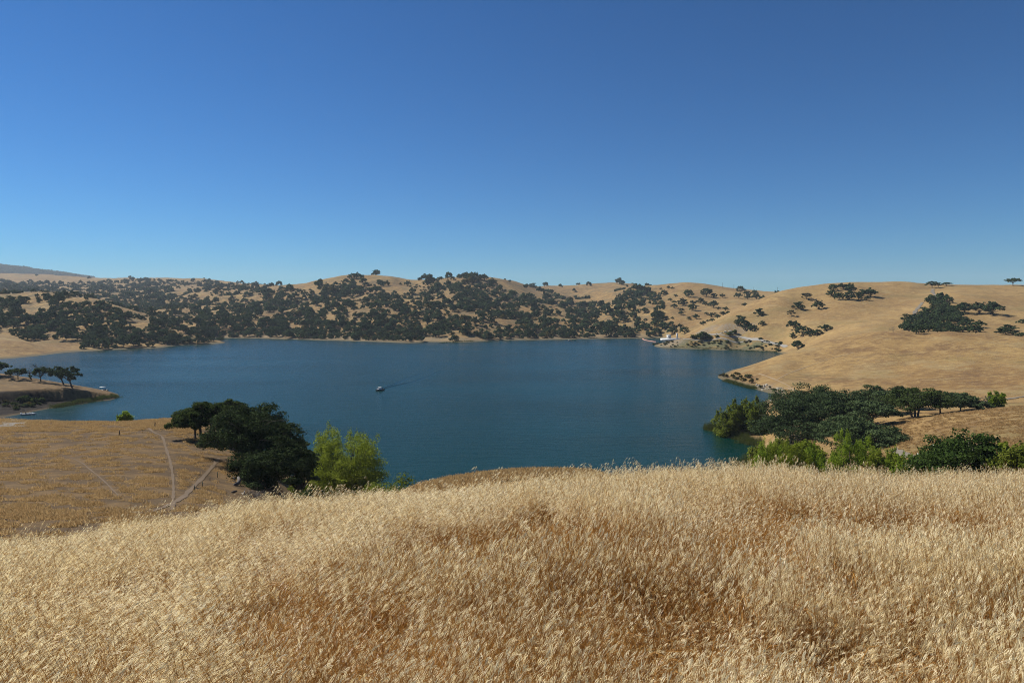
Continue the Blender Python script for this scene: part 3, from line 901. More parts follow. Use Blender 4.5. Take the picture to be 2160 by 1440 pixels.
make_tree('shrub', b, bush_parts(H - 120 * (1006 - HZ) / F - b.z, 7.5, 2600, 0.14, 92), M_WILLOWD, M_BARK, 'low dark bush at the shore behind the grass, right of the willow', 'bush')
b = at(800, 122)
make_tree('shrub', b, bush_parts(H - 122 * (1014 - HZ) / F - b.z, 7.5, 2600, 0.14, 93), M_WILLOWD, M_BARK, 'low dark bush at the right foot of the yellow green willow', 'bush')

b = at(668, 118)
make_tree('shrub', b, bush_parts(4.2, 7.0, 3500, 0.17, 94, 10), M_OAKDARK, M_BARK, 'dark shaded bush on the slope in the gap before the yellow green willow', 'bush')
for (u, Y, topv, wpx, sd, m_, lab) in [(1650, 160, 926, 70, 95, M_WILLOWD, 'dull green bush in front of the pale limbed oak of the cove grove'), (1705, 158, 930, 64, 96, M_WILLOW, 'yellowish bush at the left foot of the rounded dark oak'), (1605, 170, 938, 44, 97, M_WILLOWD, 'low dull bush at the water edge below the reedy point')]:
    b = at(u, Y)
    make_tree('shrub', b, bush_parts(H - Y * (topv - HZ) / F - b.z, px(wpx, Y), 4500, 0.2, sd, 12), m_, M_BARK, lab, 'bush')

# --- trees on the spit
for (u, v, Yh, wpx, hpx, sd, lean, lab, n) in [
        (-8, 792, 335, 46, 28, 21, 0.05, 'dark oak cut off by the left edge on top of the spit', 3000),
        (38, 800, 330, 40, 23, 22, -0.05, 'small flat topped oak on the spit, left of the leafless tree', 2200),
        (86, 805, 328, 40, 31, 23, 0.0, 'oak with a forked trunk on the spit, right of the leafless tree', 2400),
        (134, 811, 330, 44, 38, 24, -0.30, 'leaning oak half hidden behind the last oak on the spit', 2400),
        (152, 818, 322, 50, 45, 25, -0.26, 'last oak towards the tip of the spit, trunk leaning left', 3400)]:
    b = locate(u, v, Yh, 0.93, 1.07)
    make_tree('oak_tree', b, oak_parts(px(hpx, b.y), px(wpx, b.y), int(n * 1.1), 0.26, sd, lean=lean, base=0.34, nb=10, flat=0.85, umb=0.15, open_=0.6), M_OAKG if sd in (22, 23) else M_OAK, M_BARK, lab, 'oak tree')
b = locate(68, 800, 330, 0.93, 1.07)
t = empty('dead_tree', b); tag(t, 'leafless dead tree with twisted branches on top of the spit', 'dead tree')
dead_parts(px(35, b.y), px(36, b.y), 26, -0.35, 5).build('trunk', M_DARKDEAD, t, True)

# --- trees of the cove on the right
for (u, Y, topv, wpx, sd, lab, m, n) in [
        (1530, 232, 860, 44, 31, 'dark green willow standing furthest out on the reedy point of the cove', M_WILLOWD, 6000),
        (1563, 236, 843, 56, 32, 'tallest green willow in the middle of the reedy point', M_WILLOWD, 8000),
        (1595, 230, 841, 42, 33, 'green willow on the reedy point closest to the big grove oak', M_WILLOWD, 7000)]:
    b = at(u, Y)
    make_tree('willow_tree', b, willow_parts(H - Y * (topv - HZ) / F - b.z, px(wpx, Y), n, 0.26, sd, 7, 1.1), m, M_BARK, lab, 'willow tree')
for (u, Y, topv, wpx, sd, lab, m, kw) in [
        (1668, 190, 868, 140, 41, 'grey green oak with pale bare limbs at the water side of the grove', M_OAK, dict(nb=16, base=0.2, n=12000)),
        (1720, 196, 818, 190, 42, 'broadest dark oak of the cove grove, dome crown spreading over the cove', M_OAK, dict(nb=26, base=0.25, n=30000)),
        (1852, 214, 813, 96, 43, 'tall dark oak at the back of the grove behind the small shaded oak', M_OAK, dict(nb=16, base=0.3, n=10000)),
        (1838, 184, 846, 92, 44, 'small oak with a forked trunk and its own round shadow on the bare slope', M_OAK, dict(nb=13, base=0.34, n=8000)),
        (1930, 190, 819, 122, 45, 'oak with several pale trunks in the middle of the open slope', M_OAKG, dict(nb=18, base=0.38, n=12000, trunks=3)),
        (1984, 205, 826, 84, 46, 'dark oak behind and right of the pale multi trunked oak', M_OAK, dict(nb=14, base=0.35, n=9000)),
        (2026, 208, 829, 66, 47, 'flat topped oak near the right end of the grove', M_OAK, dict(nb=12, base=0.35, n=7000)),
        (2062, 205, 846, 52, 48, 'low dark oak at the right end of the grove beside the bright green tree', M_OAK, dict(nb=10, base=0.2, n=5000)),
        (1906, 225, 815, 66, 49, 'oak crown showing at the very back of the grove', M_OAK, dict(nb=12, base=0.35, n=7000)),
        (1808, 158, 880, 168, 50, 'rounded dark oak in front of the grove, just behind the bright willows', M_OAK, dict(nb=22, base=0.12, n=20000)),
        (1640, 225, 880, 60, 51, 'low grey oak at the water edge next to the reedy point', M_OAK, dict(nb=10, base=0.15, n=5000))]:
    n = kw.pop('n')
    b = at(u, Y)
    make_tree('oak_tree', b, oak_parts(H - Y * (topv - HZ) / F - b.z, px(wpx, Y), int(n * 1.3), 0.20, sd, **kw), m, M_PALEBARK if sd in (41, 45) else M_BARK, lab, 'oak tree')
b = at(2100, 207)
make_tree('willow_tree', b, willow_parts(H - 207 * (826 - HZ) / F - b.z, px(32, 207), 3500, 0.24, 52, 5, 1.2), M_BRUSH, M_BARK, 'bright green young tree at the right end of the oak grove', 'tree')
b = at(2086, 203)
t = empty('dead_tree', b); tag(t, 'grey leafless sapling beside the bright green young tree', 'dead tree')
dead_parts(px(30, 203), px(26, 203), 53, -0.3, 3).build('trunk', M_DEAD, t, True)
for i, (u, Y, topv, wpx, m, lab) in enumerate([
        (1586, 132, 968, 30, M_BRUSH, 'small fresh green bush at the water end of the willow row'),
        (1622, 128, 932, 46, M_BRUSH, 'fresh green willow at the water end of the row, below the cove oaks'),
        (1658, 126, 934, 60, M_WILLOW, 'yellowish willow, second from the water in the row behind the grass'),
        (1692, 124, 944, 46, M_WILLOW, 'low yellow tipped willow in the row behind the grass'),
        (1717, 128, 940, 40, M_BRUSH, 'pointed fresh green willow right of the yellow tipped one'),
        (1748, 122, 953, 42, M_BRUSH, 'low green willow in the gap below the rounded dark oak'),
        (1790, 120, 914, 52, M_BRUSH, 'tallest fresh green willow in the row, in front of the rounded dark oak'),
        (1828, 122, 926, 54, M_BRUSH, 'second tallest fresh green willow, right of the tallest one'),
        (1860, 118, 950, 52, M_WILLOW, 'broad low willow below the right side of the rounded dark oak'),
        (1882, 118, 948, 34, M_BRUSH, 'narrow green willow under the right edge of the rounded dark oak'),
        (1906, 114, 956, 32, M_BRUSH, 'small green willow in front of the pale track'),
        (1928, 110, 966, 36, M_WILLOWD, 'small dull green bush touching the broad leaved tree')]):
    b = at(u, Y)
    make_tree('willow_tree', b, willow_parts(H - Y * (topv - HZ) / F - b.z, px(wpx, Y) * 1.4, 8000 if wpx < 40 else 13500, 0.125, 60 + i, 7, 1.3), m, M_BARK, lab, 'willow tree', 'willow row behind the grass')
b = at(2035, 92)
make_tree('sycamore_tree', b, oak_parts(H - 92 * (914 - HZ) / F - b.z, px(205, 92), 24000, 0.165, 75, base=0.1, nb=26, flat=0.8), M_SYC, M_PALEBARK,
          'broad leaved bright green tree with pale flecks behind the grass on the right', 'tree')
b = at(2150, 86)
make_tree('shrub', b, bush_parts(H - 86 * (938 - HZ) / F - b.z, px(90, 86), 5000, 0.17, 76, 12), M_WILLOWD, M_BARK, 'olive brown bush at the right edge behind the grass', 'bush')
b = at(2115, 98)
make_tree('shrub', b, bush_parts(H - 98 * (936 - HZ) / F - b.z, px(40, 98), 2500, 0.17, 77, 8), M_WILLOW, M_BARK, 'thin yellow green bush behind the broad leaved tree', 'bush')


# --- middle and far oaks: shared meshes, single mesh with crown and trunk material (too small to show parts beyond that)
def proto(name, Ht, W, n, ls, seed, mleaf, **kw):
    mb, v, q, tint = oak_parts(Ht, W, n, ls, seed, **kw)
    return (mesh_data(name, v, q, [mleaf], attrs=[('tint', 'FACE', tint)]), mb.data('trunk', M_BARK, True), W)


MID = [proto('crown', 10, 13 + 1.2 * (i % 3), 1500, 0.60, 100 + i, M_OAK if i % 2 else M_OAKFAR, base=0.05 + 0.05 * (i % 3), nb=8 + i % 4, flat=0.85) for i in range(7)]
MIDG = [proto('crown', 10, 12, 1100, 0.62, 120 + i, M_SCRUB, base=0.3, nb=9, open_=1.0) for i in range(2)]
SKYL = [proto('crown', 10, 14, 1500, 0.5, 130 + i, M_OAK, base=0.34, nb=9, flat=0.7, umb=0.6) for i in range(2)]


def mid_tree(loc, Ht, W, label, group=None, pool=MID, name='oak_tree', cat='oak tree', k=None):
    cm, tm, w0 = pool[R.integers(len(pool)) if k is None else k]
    root = empty(name, loc, R.random() * 6.283)
    tag(root, label, cat, group)
    sc_ = (W / w0, W / w0, Ht / 10.0)
    for nm, me in (('crown', cm), ('trunk', tm)):
        o = obj(nm, me, root); o.scale = sc_
    return root


G_R1 = 'oaks scattered on the bare right hill'
for (u, v, Yh, w, h, lab) in [
        (1562, 686, 735, 24, 21, 'largest dark round oak on the left flank of the bare hill'),
        (1573, 695, 720, 19, 20, 'dark oak directly below the largest round oak on the left flank'),
        (1588, 697, 715, 19, 12, 'low oak with a cast shadow right of the dark pair on the left flank'),
        (1602, 666, 755, 21, 16, 'single dark oak above the dark pair on the left flank of the hill'),
        (1608, 686, 730, 13, 10, 'smallest lone oak on the bare left flank'),
        (1685, 652, 745, 25, 16, 'left one of the two similar oaks halfway up the bare hill'),
        (1727, 652, 745, 24, 19, 'right one of the two similar oaks halfway up the bare hill'),
        (1701, 631, 790, 20, 13, 'thin crowned oak above the two similar oaks halfway up'),
        (1669, 667, 715, 16, 13, 'sparse grey oak below the two similar oaks'),
        (1674, 693, 655, 26, 17, 'rounded oak at the upper left of the gully cluster'),
        (1692, 706, 628, 27, 19, 'largest oak in the middle of the gully cluster'),
        (1708, 708, 622, 17, 17, 'oak at the right of the largest gully cluster oak'),
        (1672, 713, 618, 14, 13, 'small oak at the lower left of the gully cluster'),
        (1725, 706, 615, 26, 12, 'low oak lying along the gully line'),
        (1742, 697, 625, 27, 13, 'flat topped oak at the upper end of the gully line'),
        (1683, 735, 575, 27, 17, 'solitary ball shaped oak standing low near the road end'),
        (1757, 613, 815, 18, 14, 'topmost left oak of the hilltop cluster'),
        (1755, 625, 800, 20, 15, 'left edge oak of the hilltop cluster'),
        (1770, 632, 790, 20, 15, 'lowest left oak of the hilltop cluster'),
        (1779, 610, 822, 24, 13, 'oak on the upper rim of the hilltop cluster against the sky'),
        (1795, 617, 815, 22, 20, 'tall dark oak in the upper middle of the hilltop cluster'),
        (1792, 632, 790, 24, 20, 'dense oak at the bottom middle of the hilltop cluster'),
        (1811, 632, 790, 16, 17, 'narrow oak in the lower right of the hilltop cluster'),
        (1820, 624, 803, 20, 14, 'oak filling the gap in the right half of the hilltop cluster'),
        (1836, 626, 800, 25, 20, 'right edge oak of the hilltop cluster'),
        (1828, 633, 788, 14, 8, 'low bushy oak under the right edge of the hilltop cluster')]:
    b = locate(u, v, Yh, 0.9, 1.1)
    mid_tree(b, px(h, b.y), px(w, b.y), lab, G_R1, k=None if 'sparse' not in lab and 'thin' not in lab else 1, pool=MIDG if ('sparse' in lab or 'thin' in lab) else MID)
for (u, Y, w, h, lab) in [(1966, 832, 24, 14, 'wide oak on the skyline at the saddle of the right hill'), (1979, 832, 16, 11, 'smaller oak on the skyline touching the wide saddle oak'),
                          (1996, 842, 22, 8, 'low oak top just showing over the skyline right of the saddle'), (2137, 828, 28, 16, 'lone umbrella shaped oak on the skyline near the right edge')]:
    b = at(u, Y)
    mid_tree(b, px(h, Y), px(w, Y), lab, pool=SKYL)
for (u, v, Yh, w, h, lab) in [(2034, 660, 625, 40, 22, 'wide dark oak right of the triangular wood, left of the pair'), (2066, 661, 620, 34, 24, 'grey green oak in the middle of the row on the right hill'), (2092, 664, 612, 46, 28, 'densest rounded oak at the right end of the row with deep shade'),
                              (2123, 706, 500, 38, 16, 'low oak crown half hidden by the near hill on the right'), (2126, 697, 525, 32, 13, 'spreading oak behind the low half hidden crown'),
                              (2157, 682, 560, 18, 9, 'small dark oak cut off at the right edge of the hill'), (2154, 710, 480, 30, 9, 'low dark oak cut off by the right edge behind the near hill'),
                              (1914, 677, 600, 25, 15, 'oak standing out at the left corner of the triangular wood beside the road'), (1964, 637, 705, 24, 16, 'topmost oak of the triangular wood, beside the road')]:
    b = locate(u, v, Yh, 0.85, 1.15)
    mid_tree(b, px(h, b.y), px(w, b.y), lab)
b = locate(1884, 701, 470, 0.9, 1.1)
t = empty('dead_tree', b); tag(t, 'pale leafless tree on the brow left of the triangular wood', 'dead tree')
dead_parts(px(14, b.y), px(16, b.y), 54, 0.0, 4).build('trunk', M_DEAD, t, True)


def inpoly(u, v, poly):
    c = False
    for i in range(len(poly)):
        (x0, y0), (x1, y1) = poly[i], poly[i - 1]
        if (y0 > v) != (y1 > v) and u < (x1 - x0) * (v - y0) / (y1 - y0) + x0: c = not c
    return c


tri = [(1958, 640), (1975, 628), (1996, 636), (2012, 655), (2030, 672), (2062, 690), (2084, 704), (1892, 706), (1918, 684), (1944, 662), (1965, 656), (1968, 646)]
pts = []
for _ in range(6000):
    u = R.uniform(1885, 2090); v = R.uniform(628, 706)
    if inpoly(u, v, tri) and all(abs(u - p[0]) > 11 or abs(v - p[1]) > 3.6 for p in pts): pts.append((u, v))
    if len(pts) >= 62: break
for (u, v) in sorted(pts):
    b = locate(u, v, float(np.interp(v, [630, 650, 690, 705], [735, 650, 545, 500])), 0.85, 1.15)
    w = R.uniform(20, 28); h = w * R.uniform(0.6, 0.75)
    mid_tree(b, px(h, b.y), px(w, b.y), 'dark oak inside the dense triangular wood on the right hill', 'oaks of the triangular wood')
# oaks on the hill behind the dam road
D_LIST = [(490, 345, 80), (380, 345, 30), (335, 380, 35), (370, 402, 40), (440, 415, 80), (372, 440, 50), (640, 340, 90), (705, 352, 50), (772, 350, 45), (590, 395, 60), (525, 412, 50), (633, 415, 45), (700, 435, 80), (800, 460, 45),
          (745, 450, 30), (522, 458, 70), (552, 530, 55), (495, 537, 35), (682, 515, 50), (640, 495, 30), (712, 495, 25), (735, 530, 50), (780, 505, 50), (822, 498, 40), (612, 585, 50), (650, 555, 25), (688, 555, 40), (340, 620, 90),
          (270, 610, 40), (352, 660, 80), (420, 605, 50), (455, 650, 70), (300, 535, 40), (352, 530, 25), (425, 495, 40), (430, 468, 40), (910, 355, 60), (986, 340, 60), (930, 306, 70), (990, 366, 55), (1062, 364, 70), (1120, 392, 80),
          (1050, 324, 50), (1236, 345, 70), (962, 425, 40), (320, 275, 30), (350, 280, 30), (255, 285, 22), (190, 340, 50), (280, 330, 60), (230, 375, 40), (120, 480, 60), (200, 560, 50), (60, 300, 90), (140, 305, 60)]
for (zx, zy, zw) in D_LIST:
    u, v, w = 1330 + zx / 4, 540 + zy / 4, zw / 4 * 1.1
    Yh = float(np.interp(v, [610, 625, 650, 690, 705], [1380, 1230, 1050, 880, 820]))
    b = locate(u, v, Yh, 0.85, 1.15)
    mid_tree(b, px(w * 0.7, b.y), px(w, b.y), 'dark oak dotted over the dry hillside above the dam road', 'oaks above the dam road')

# woods across the lake
BARE = [(395, 610, 36, 9), (422, 626, 14, 11), (460, 634, 26, 7), (255, 602, 12, 4), (72, 655, 30, 17), (10, 665, 10, 15), (295, 687, 34, 14), (150, 709, 62, 7), (140, 632, 12, 4), (55, 632, 20, 5), (135, 660, 10, 5), (280, 722, 18, 5),
        (640, 606, 27, 8), (697, 594, 24, 8), (802, 592, 55, 9), (855, 609, 45, 12), (755, 631, 35, 6), (560, 665, 35, 12), (612, 662, 18, 6), (902, 690, 16, 22), (890, 628, 20, 10), (947, 714, 70, 6), (532, 630, 20, 4), (830, 662, 10, 5),
        (777, 688, 12, 6), (660, 650, 10, 4), (682, 653, 15, 5), (957, 592, 27, 6), (935, 628, 25, 11), (1072, 686, 28, 11), (1030, 700, 10, 8), (1068, 640, 30, 4), (985, 665, 20, 7), (1138, 702, 6, 10), (1185, 672, 12, 11), (1280, 632, 28, 9),
        (1282, 677, 20, 5), (1325, 682, 18, 12), (1362, 655, 18, 28), (120, 590, 120, 7), (420, 588, 110, 6), (1000, 605, 25, 6), (620, 690, 14, 6), (700, 672, 12, 5), (740, 662, 10, 5), (1100, 660, 14, 5), (1230, 665, 8, 6)]
TREELINE_U = [0, 60, 180, 240, 330, 400, 520, 560, 600, 640, 680, 720, 800, 860, 890, 920, 1000, 1040, 1080, 1112, 1170, 1250, 1262, 1300, 1340, 1380, 1400]
TREELINE_V = [594, 596, 598, 592, 590, 592, 600, 604, 606, 604, 594, 588, 590, 600, 601, 589, 586, 594, 614, 620, 630, 626, 636, 612, 606, 612, 640]


def density(u, v, x, Y):
    d = 1.0
    for (u0, v0, ru, rv) in BARE:
        q_ = ((u - u0) / ru) ** 2 + ((v - v0) / rv) ** 2
        if q_ < 1.5: d *= sstep(0.7, 1.5, q_) * 0.94 + 0.06
    tl = np.interp(u, TREELINE_U, TREELINE_V)
    d *= 0.03 + 0.97 * sstep(tl - 1, tl + 7, v)
    # denser in the draws and along the shore, thinner on the spurs
    if v < 709: d *= (0.42 + 0.85 * float(sstep(0.80, 0.05, float(ridges(np.array([x]), np.array([Y]))[0])))) * (0.7 + 0.5 * float(vnoise(np.array(u / 40.0), np.array(v / 14.0), 71)))
    return float(d)


cand = []
N_C = 34000
cu = R.uniform(-20, 1400, N_C); cl = np.exp(R.uniform(math.log(650), math.log(3000), N_C))
cz = ground((cu - 1080) / F * cl, cl)
cvv = HZ + F * (H - cz) / cl
cell = {}
for u, Y, z, v in zip(cu, cl, cz, cvv):
    if z < 1.0 or (u < 170 and Y < 690): continue
    if u > 470 and Y < 760: continue
    if v - 10 > hidden_above(u, Y) + 1: continue
    if R.random() > density(u, v, (u - 1080) / F * Y, Y): continue
    W = (5.0 + 12.5 * R.random() ** 1.5) * (1.0 if Y < 1500 else 1.15)
    wp = W * F / Y
    ok = True
    gx, gy = int(u // 16), int(v // 8)
    for ax in (-1, 0, 1):
        for ay in (-1, 0, 1):
            for (pu, pv) in cell.get((gx + ax, gy + ay), ()):
                if abs(pu - u) < wp * 0.52 and abs(pv - v) < wp * 0.20: ok = False
    if not ok: continue
    cell.setdefault((gx, gy), []).append((u, v))
    cand.append((wp, u, Y, z, W))
# clumps on the crest of the middle hill
for (u, v, w) in [(742, 585, 14), (752, 584, 16), (760, 585, 13), (676, 597, 12), (668, 598, 9), (906, 595, 22), (930, 587, 9), (944, 585, 9), (955, 587, 8), (970, 583, 12), (984, 584, 16), (994, 584, 16), (1004, 585, 16), (1014, 586, 15), (1022, 588, 16), (1036, 595, 18), (990, 590, 20), (860, 600, 14), (1124, 609, 16), (1116, 609, 9)]:
    b = locate(u, v + 3, 1450 if u < 1100 else 1900, 0.9, 1.1)
    cand.append((w + 6, u, b.y, b.z, px(w + 1, b.y)))
cand.sort(key=lambda c: -c[0])
NEARN = 150
for (wp, u, Y, z, W) in cand[:NEARN]:
    x = (u - 1080) / F * Y
    if u < 480 and Y < 1000: lab, g = 'dark oak on the wooded low hill across the water on the left', 'oaks on the low left hill'
    elif Y < 960: lab, g = 'dark oak along the far shore at the foot of the middle hill', 'oaks along the far shore'
    else: lab, g = 'dark oak standing out on the slope of the middle hill', 'oaks on the middle hill'
    mid_tree(Vector((x, Y, z - 0.2)), W * R.uniform(0.65, 0.9), W, lab, g)


# ------------------------------------------------------------------ instanced masses
def instancer(name, pts, rot, scl, ind, protos, label, kind='stuff'):
    coll = bpy.data.collections.new(name + ' sources')
    for o in protos: coll.objects.link(o)
    me = bpy.data.meshes.new(name)
    me.vertices.add(len(pts))
    me.vertices.foreach_set('co', np.asarray(pts, np.float32).ravel())
    for an, arr in (('rot', rot), ('scl', scl)):
        a = me.attributes.new(an, 'FLOAT_VECTOR', 'POINT'); a.data.foreach_set('vector', np.asarray(arr, np.float32).ravel())
    a = me.attributes.new('pick', 'INT', 'POINT'); a.data.foreach_set('value', np.asarray(ind, np.int32))
    me.update()
    o = obj(name, me)
    ng = bpy.data.node_groups.new(name, 'GeometryNodeTree')
    ng.interface.new_socket('Geometry', in_out='INPUT', socket_type='NodeSocketGeometry')
    ng.interface.new_socket('Geometry', in_out='OUTPUT', socket_type='NodeSocketGeometry')
    gi = ng.nodes.new('NodeGroupInput'); go = ng.nodes.new('NodeGroupOutput')
    ci = ng.nodes.new('GeometryNodeCollectionInfo')
    ci.inputs['Collection'].default_value = coll
    ci.inputs['Separate Children'].default_value = True
    ci.inputs['Reset Children'].default_value = True
    ip = ng.nodes.new('GeometryNodeInstanceOnPoints')
    ip.inputs['Pick Instance'].default_value = True
    def attr(nm, dt):
        n = ng.nodes.new('GeometryNodeInputNamedAttribute'); n.data_type = dt; n.inputs['Name'].default_value = nm
        return n.outputs['Attribute']
    e2r = ng.nodes.new('FunctionNodeEulerToRotation')
    L = ng.links.new
    L(attr('rot', 'FLOAT_VECTOR'), e2r.inputs[0])
    L(gi.outputs[0], ip.inputs['Points']); L(ci.outputs[0], ip.inputs['Instance'])
    L(attr('pick', 'INT'), ip.inputs['Instance Index'])
    L(e2r.outputs[0], ip.inputs['Rotation']); L(attr('scl', 'FLOAT_VECTOR'), ip.inputs['Scale'])
    L(ip.outputs[0], go.inputs[0])
    md = o.modifiers.new('scatter', 'NODES'); md.node_group = ng
    return tag(o, label, kind=kind)


def source(name, me): return bpy.data.objects.new(name, me)


def merged_tree(name, Ht, W, n, ls, seed, mleaf, **kw):
    mb, v, q, tint = oak_parts(Ht, W, n, ls, seed, **kw)
    return source(name, mesh_data(name, v, q, [mleaf], attrs=[('tint', 'FACE', tint)]))


far_src = [merged_tree('oak_crown', 10, 13.5, 420, 1.05, 200 + i, M_OAKFAR if i < 7 else M_OAKOLIVE, base=0.03, nb=6 + i % 3, flat=0.95) for i in range(8)]
rest = cand[NEARN:]
pp, rr_, ss, kk = [], [], [], []
for (wp, u, Y, z, W) in rest:
    pp.append(((u - 1080) / F * Y, Y, z - 0.4)); rr_.append((0, 0, R.random() * 6.283))
    s_ = W / 13.5; ss.append((s_, s_, s_ * R.uniform(0.9, 1.35))); kk.append(R.integers(7) if R.random() < 0.93 else 7)
# sprinkle of low scrub between the oaks and the wooded mountain far left
for _ in range(2600):
    u = R.uniform(300, 1400); Y = math.exp(R.uniform(math.log(800), math.log(1500))); x = (u - 1080) / F * Y
    z = zat(x, Y); v = HZ + F * (H - z) / Y
    if z < 1 or v - 3 > hidden_above(u, Y) or R.random() > density(u, v, x, Y) * 0.8: continue
    pp.append((x, Y, z - 0.2)); rr_.append((0, 0, R.random() * 6.283)); s_ = R.uniform(0.2, 0.42); ss.append((s_, s_, s_ * 0.9)); kk.append(7 if R.random() < 0.5 else R.integers(7))
for _ in range(5000):
    u = R.uniform(-60, 240); Y = R.uniform(4700, 6050); x = (u - 1080) / F * Y
    z = zat(x, Y); v = HZ + F * (H - z) / Y
    if v > hidden_above(u, Y) + 3: continue
    pp.append((x, Y, z - 1)); rr_.append((0, 0, R.random() * 6.283)); s_ = R.uniform(1.6, 3.0); ss.append((s_, s_, s_)); kk.append(R.integers(7))
instancer('oak_woodland', pp, rr_, ss, kk, far_src, 'dark oak woodland covering the hills across the lake')
print('far oaks', len(cand), 'instances', len(pp))

# tufts on the fields
def tuft(name, seed, m, n=34, hh=0.45):
    rg = np.random.default_rng(seed); v, t, tint = [], [], []
    for i in range(n):
        p = rg.normal(size=2) * 0.22; an = rg.random() * 6.283; h = hh * (0.5 + 0.7 * rg.random()); w = 0.02 + 0.02 * rg.random()
        l = rg.normal(size=2) * 0.16 + [-0.1, 0]
        b = np.array([p[0], p[1], -0.03]); sd = np.array([math.cos(an), math.sin(an), 0]) * w
        k = len(v)
        v += [b - sd, b + sd, b + [l[0] * .5, l[1] * .5, h * .6] + sd * .7, b + [l[0], l[1], h]]
        t += [[k, k + 1, k + 2], [k, k + 2, k + 3]]; tint += [rg.random()] * 2
    return source(name, mesh_data(name, np.array(v), np.array(t), [m], attrs=[('tint', 'FACE', tint)]))


M_TUFT = foliage('dry tuft blades', (0.46, 0.29, 0.115), (0.74, 0.52, 0.25), 0.48)
tsrc = [tuft('dry_tuft', 300 + i, M_TUFT) for i in range(5)]
pp, rr_, ss, kk = [], [], [], []
def scatter(n, u0, u1, Y0, Y1, cond, smin, smax, cl=2.3, thr=0.0):
    u = R.uniform(u0, u1, n); Y = np.exp(R.uniform(math.log(Y0), math.log(Y1), n)); x = (u - 1080) / F * Y
    z = grid_z(x, Y)
    f = fbm(x / cl, Y / (cl * 0.6), 3, 55)
    pd = np.concatenate([p_ for p_ in PATHS if p_[:, 1].min() < 160])
    onp = np.array([((pd[:, 0] - a_) ** 2 + (pd[:, 1] - b_) ** 2).min() < 0.65 for a_, b_ in zip(x, Y)])
    for i in range(n):
        if z[i] < 0.8 or onp[i] or f[i] < thr + R.normal() * 0.05 or not cond(u[i], Y[i]): continue
        pp.append((x[i], Y[i], z[i])); rr_.append((0, 0, R.random() * 1.5)); s_ = R.uniform(smin, smax); ss.append((s_ * 1.5, s_ * 1.5, s_)); kk.append(R.integers(5))
scatter(32000, -60, 560, 40, 160, lambda u, Y: not (u > 470 and Y < 90), 0.35, 0.8, thr=0.11)
scatter(9000, 1860, 2260, 118, 185, lambda u, Y: True, 0.4, 0.8, thr=0.03)
scatter(9000, -60, 420, 125, 162, lambda u, Y: True, 0.5, 0.9, thr=-0.02)
scatter(6000, 850, 1330, 30, 45, lambda u, Y: True, 0.35, 0.6, thr=-0.2)
instancer('dry_grass', pp, rr_, ss, kk, tsrc, 'tufts of short dry grass on the slopes beyond the hilltop')

# reeds along the shores
def reedclump(name, seed):
    rg = np.random.default_rng(seed); v, t, tint = [], [], []
    for i in range(46):
        p = rg.normal(size=2) * 0.5; an = rg.random() * 6.283; h = 1.0 * (0.45 + 0.7 * rg.random()); w = 0.03
        l = rg.normal(size=2) * 0.15
        b = np.array([p[0], p[1], -0.1]); sd = np.array([math.cos(an), math.sin(an), 0]) * w
        k = len(v)
        v += [b - sd, b + sd, b + [l[0], l[1], h]]; t += [[k, k + 1, k + 2]]; tint.append(rg.random())
    return source(name, mesh_data(name, np.array(v), np.array(t), [M_REED], attrs=[('tint', 'FACE', tint)]))
rsrc = [reedclump('reed_clump', 400 + i) for i in range(4)]
pp, rr_, ss, kk = [], [], [], []
def reeds(path, n, w, hh, off=0.0):
    path = np.array(path, float)
    for _ in range(n):
        t_ = R.random() * (len(path) - 1); i = int(t_); p = path[i] + (path[i + 1] - path[i]) * (t_ - i)
        x = (p[0] - 1080) / F * p[1] + R.normal() * w; y = p[1] + R.normal() * w + off
        z = zat(x, y)
        if z > 1.6: continue
        pp.append((x, y, max(z, -0.3))); rr_.append((0, 0, R.random() * 6.283)); s_ = hh * R.uniform(0.6, 1.2); ss.append((1.1, 1.1, s_)); kk.append(R.integers(4))
def sh(*uv): return [(u, H * F / (v - HZ)) for u, v in uv]
reeds(sh((1503, 905), (1525, 914), (1549, 921), (1570, 930), (1597, 941)), 420, 1.2, 2.2, 1.0)
reeds(sh((1497, 906), (1506, 902)), 60, 1.0, 3.0)
reeds(sh((1530, 803), (1560, 812), (1590, 820)), 260, 1.0, 1.5)
reeds(sh((110, 861), (150, 853), (200, 845), (240, 838)), 420, 1.3, 1.3, 1.0)
reeds(sh((1420, 734), (1540, 738), (1640, 743)), 200, 1.5, 1.6, 1.0)
reeds(sh((930, 723), (1000, 720)), 90, 1.5, 1.6)
reeds([(1585, 200), (1570, 180)], 120, 2.0, 2.0)
instancer('reeds', pp, rr_, ss, kk, rsrc, 'green reeds fringing the shores of the lake')

# ------------------------------------------------------------------ scrub on the dam point, the nose and the spit
SHR = []
for i in range(4):
    mb, v, q, tint = bush_parts(2.0, 3.4, 420, 0.26, 500 + i, 7)
    SHR.append((mesh_data('crown', v, q, [M_SCRUB if i % 2 else M_OAKOLIVE], attrs=[('tint', 'FACE', tint)]), mb.data('trunk', M_BARK)))
SHG = []
for i in range(2):
    mb, v, q, tint = bush_parts(2.0, 3.4, 420, 0.26, 520 + i, 7)
    SHG.append((mesh_data('crown', v, q, [M_OAKG], attrs=[('tint', 'FACE', tint)]), mb.data('trunk', M_BARK)))


def shrub(loc, Ht, W, label, group, pool=SHR):
    cm, tm = pool[R.integers(len(pool))]
    root = empty('shrub', loc, R.random() * 6.283)
    tag(root, label, 'bush', group)
    for nm, me in (('crown', cm), ('trunk', tm)):
        o = obj(nm, me, root); o.scale = (W / 3.4, W / 3.4, Ht / 1.9)
    return root


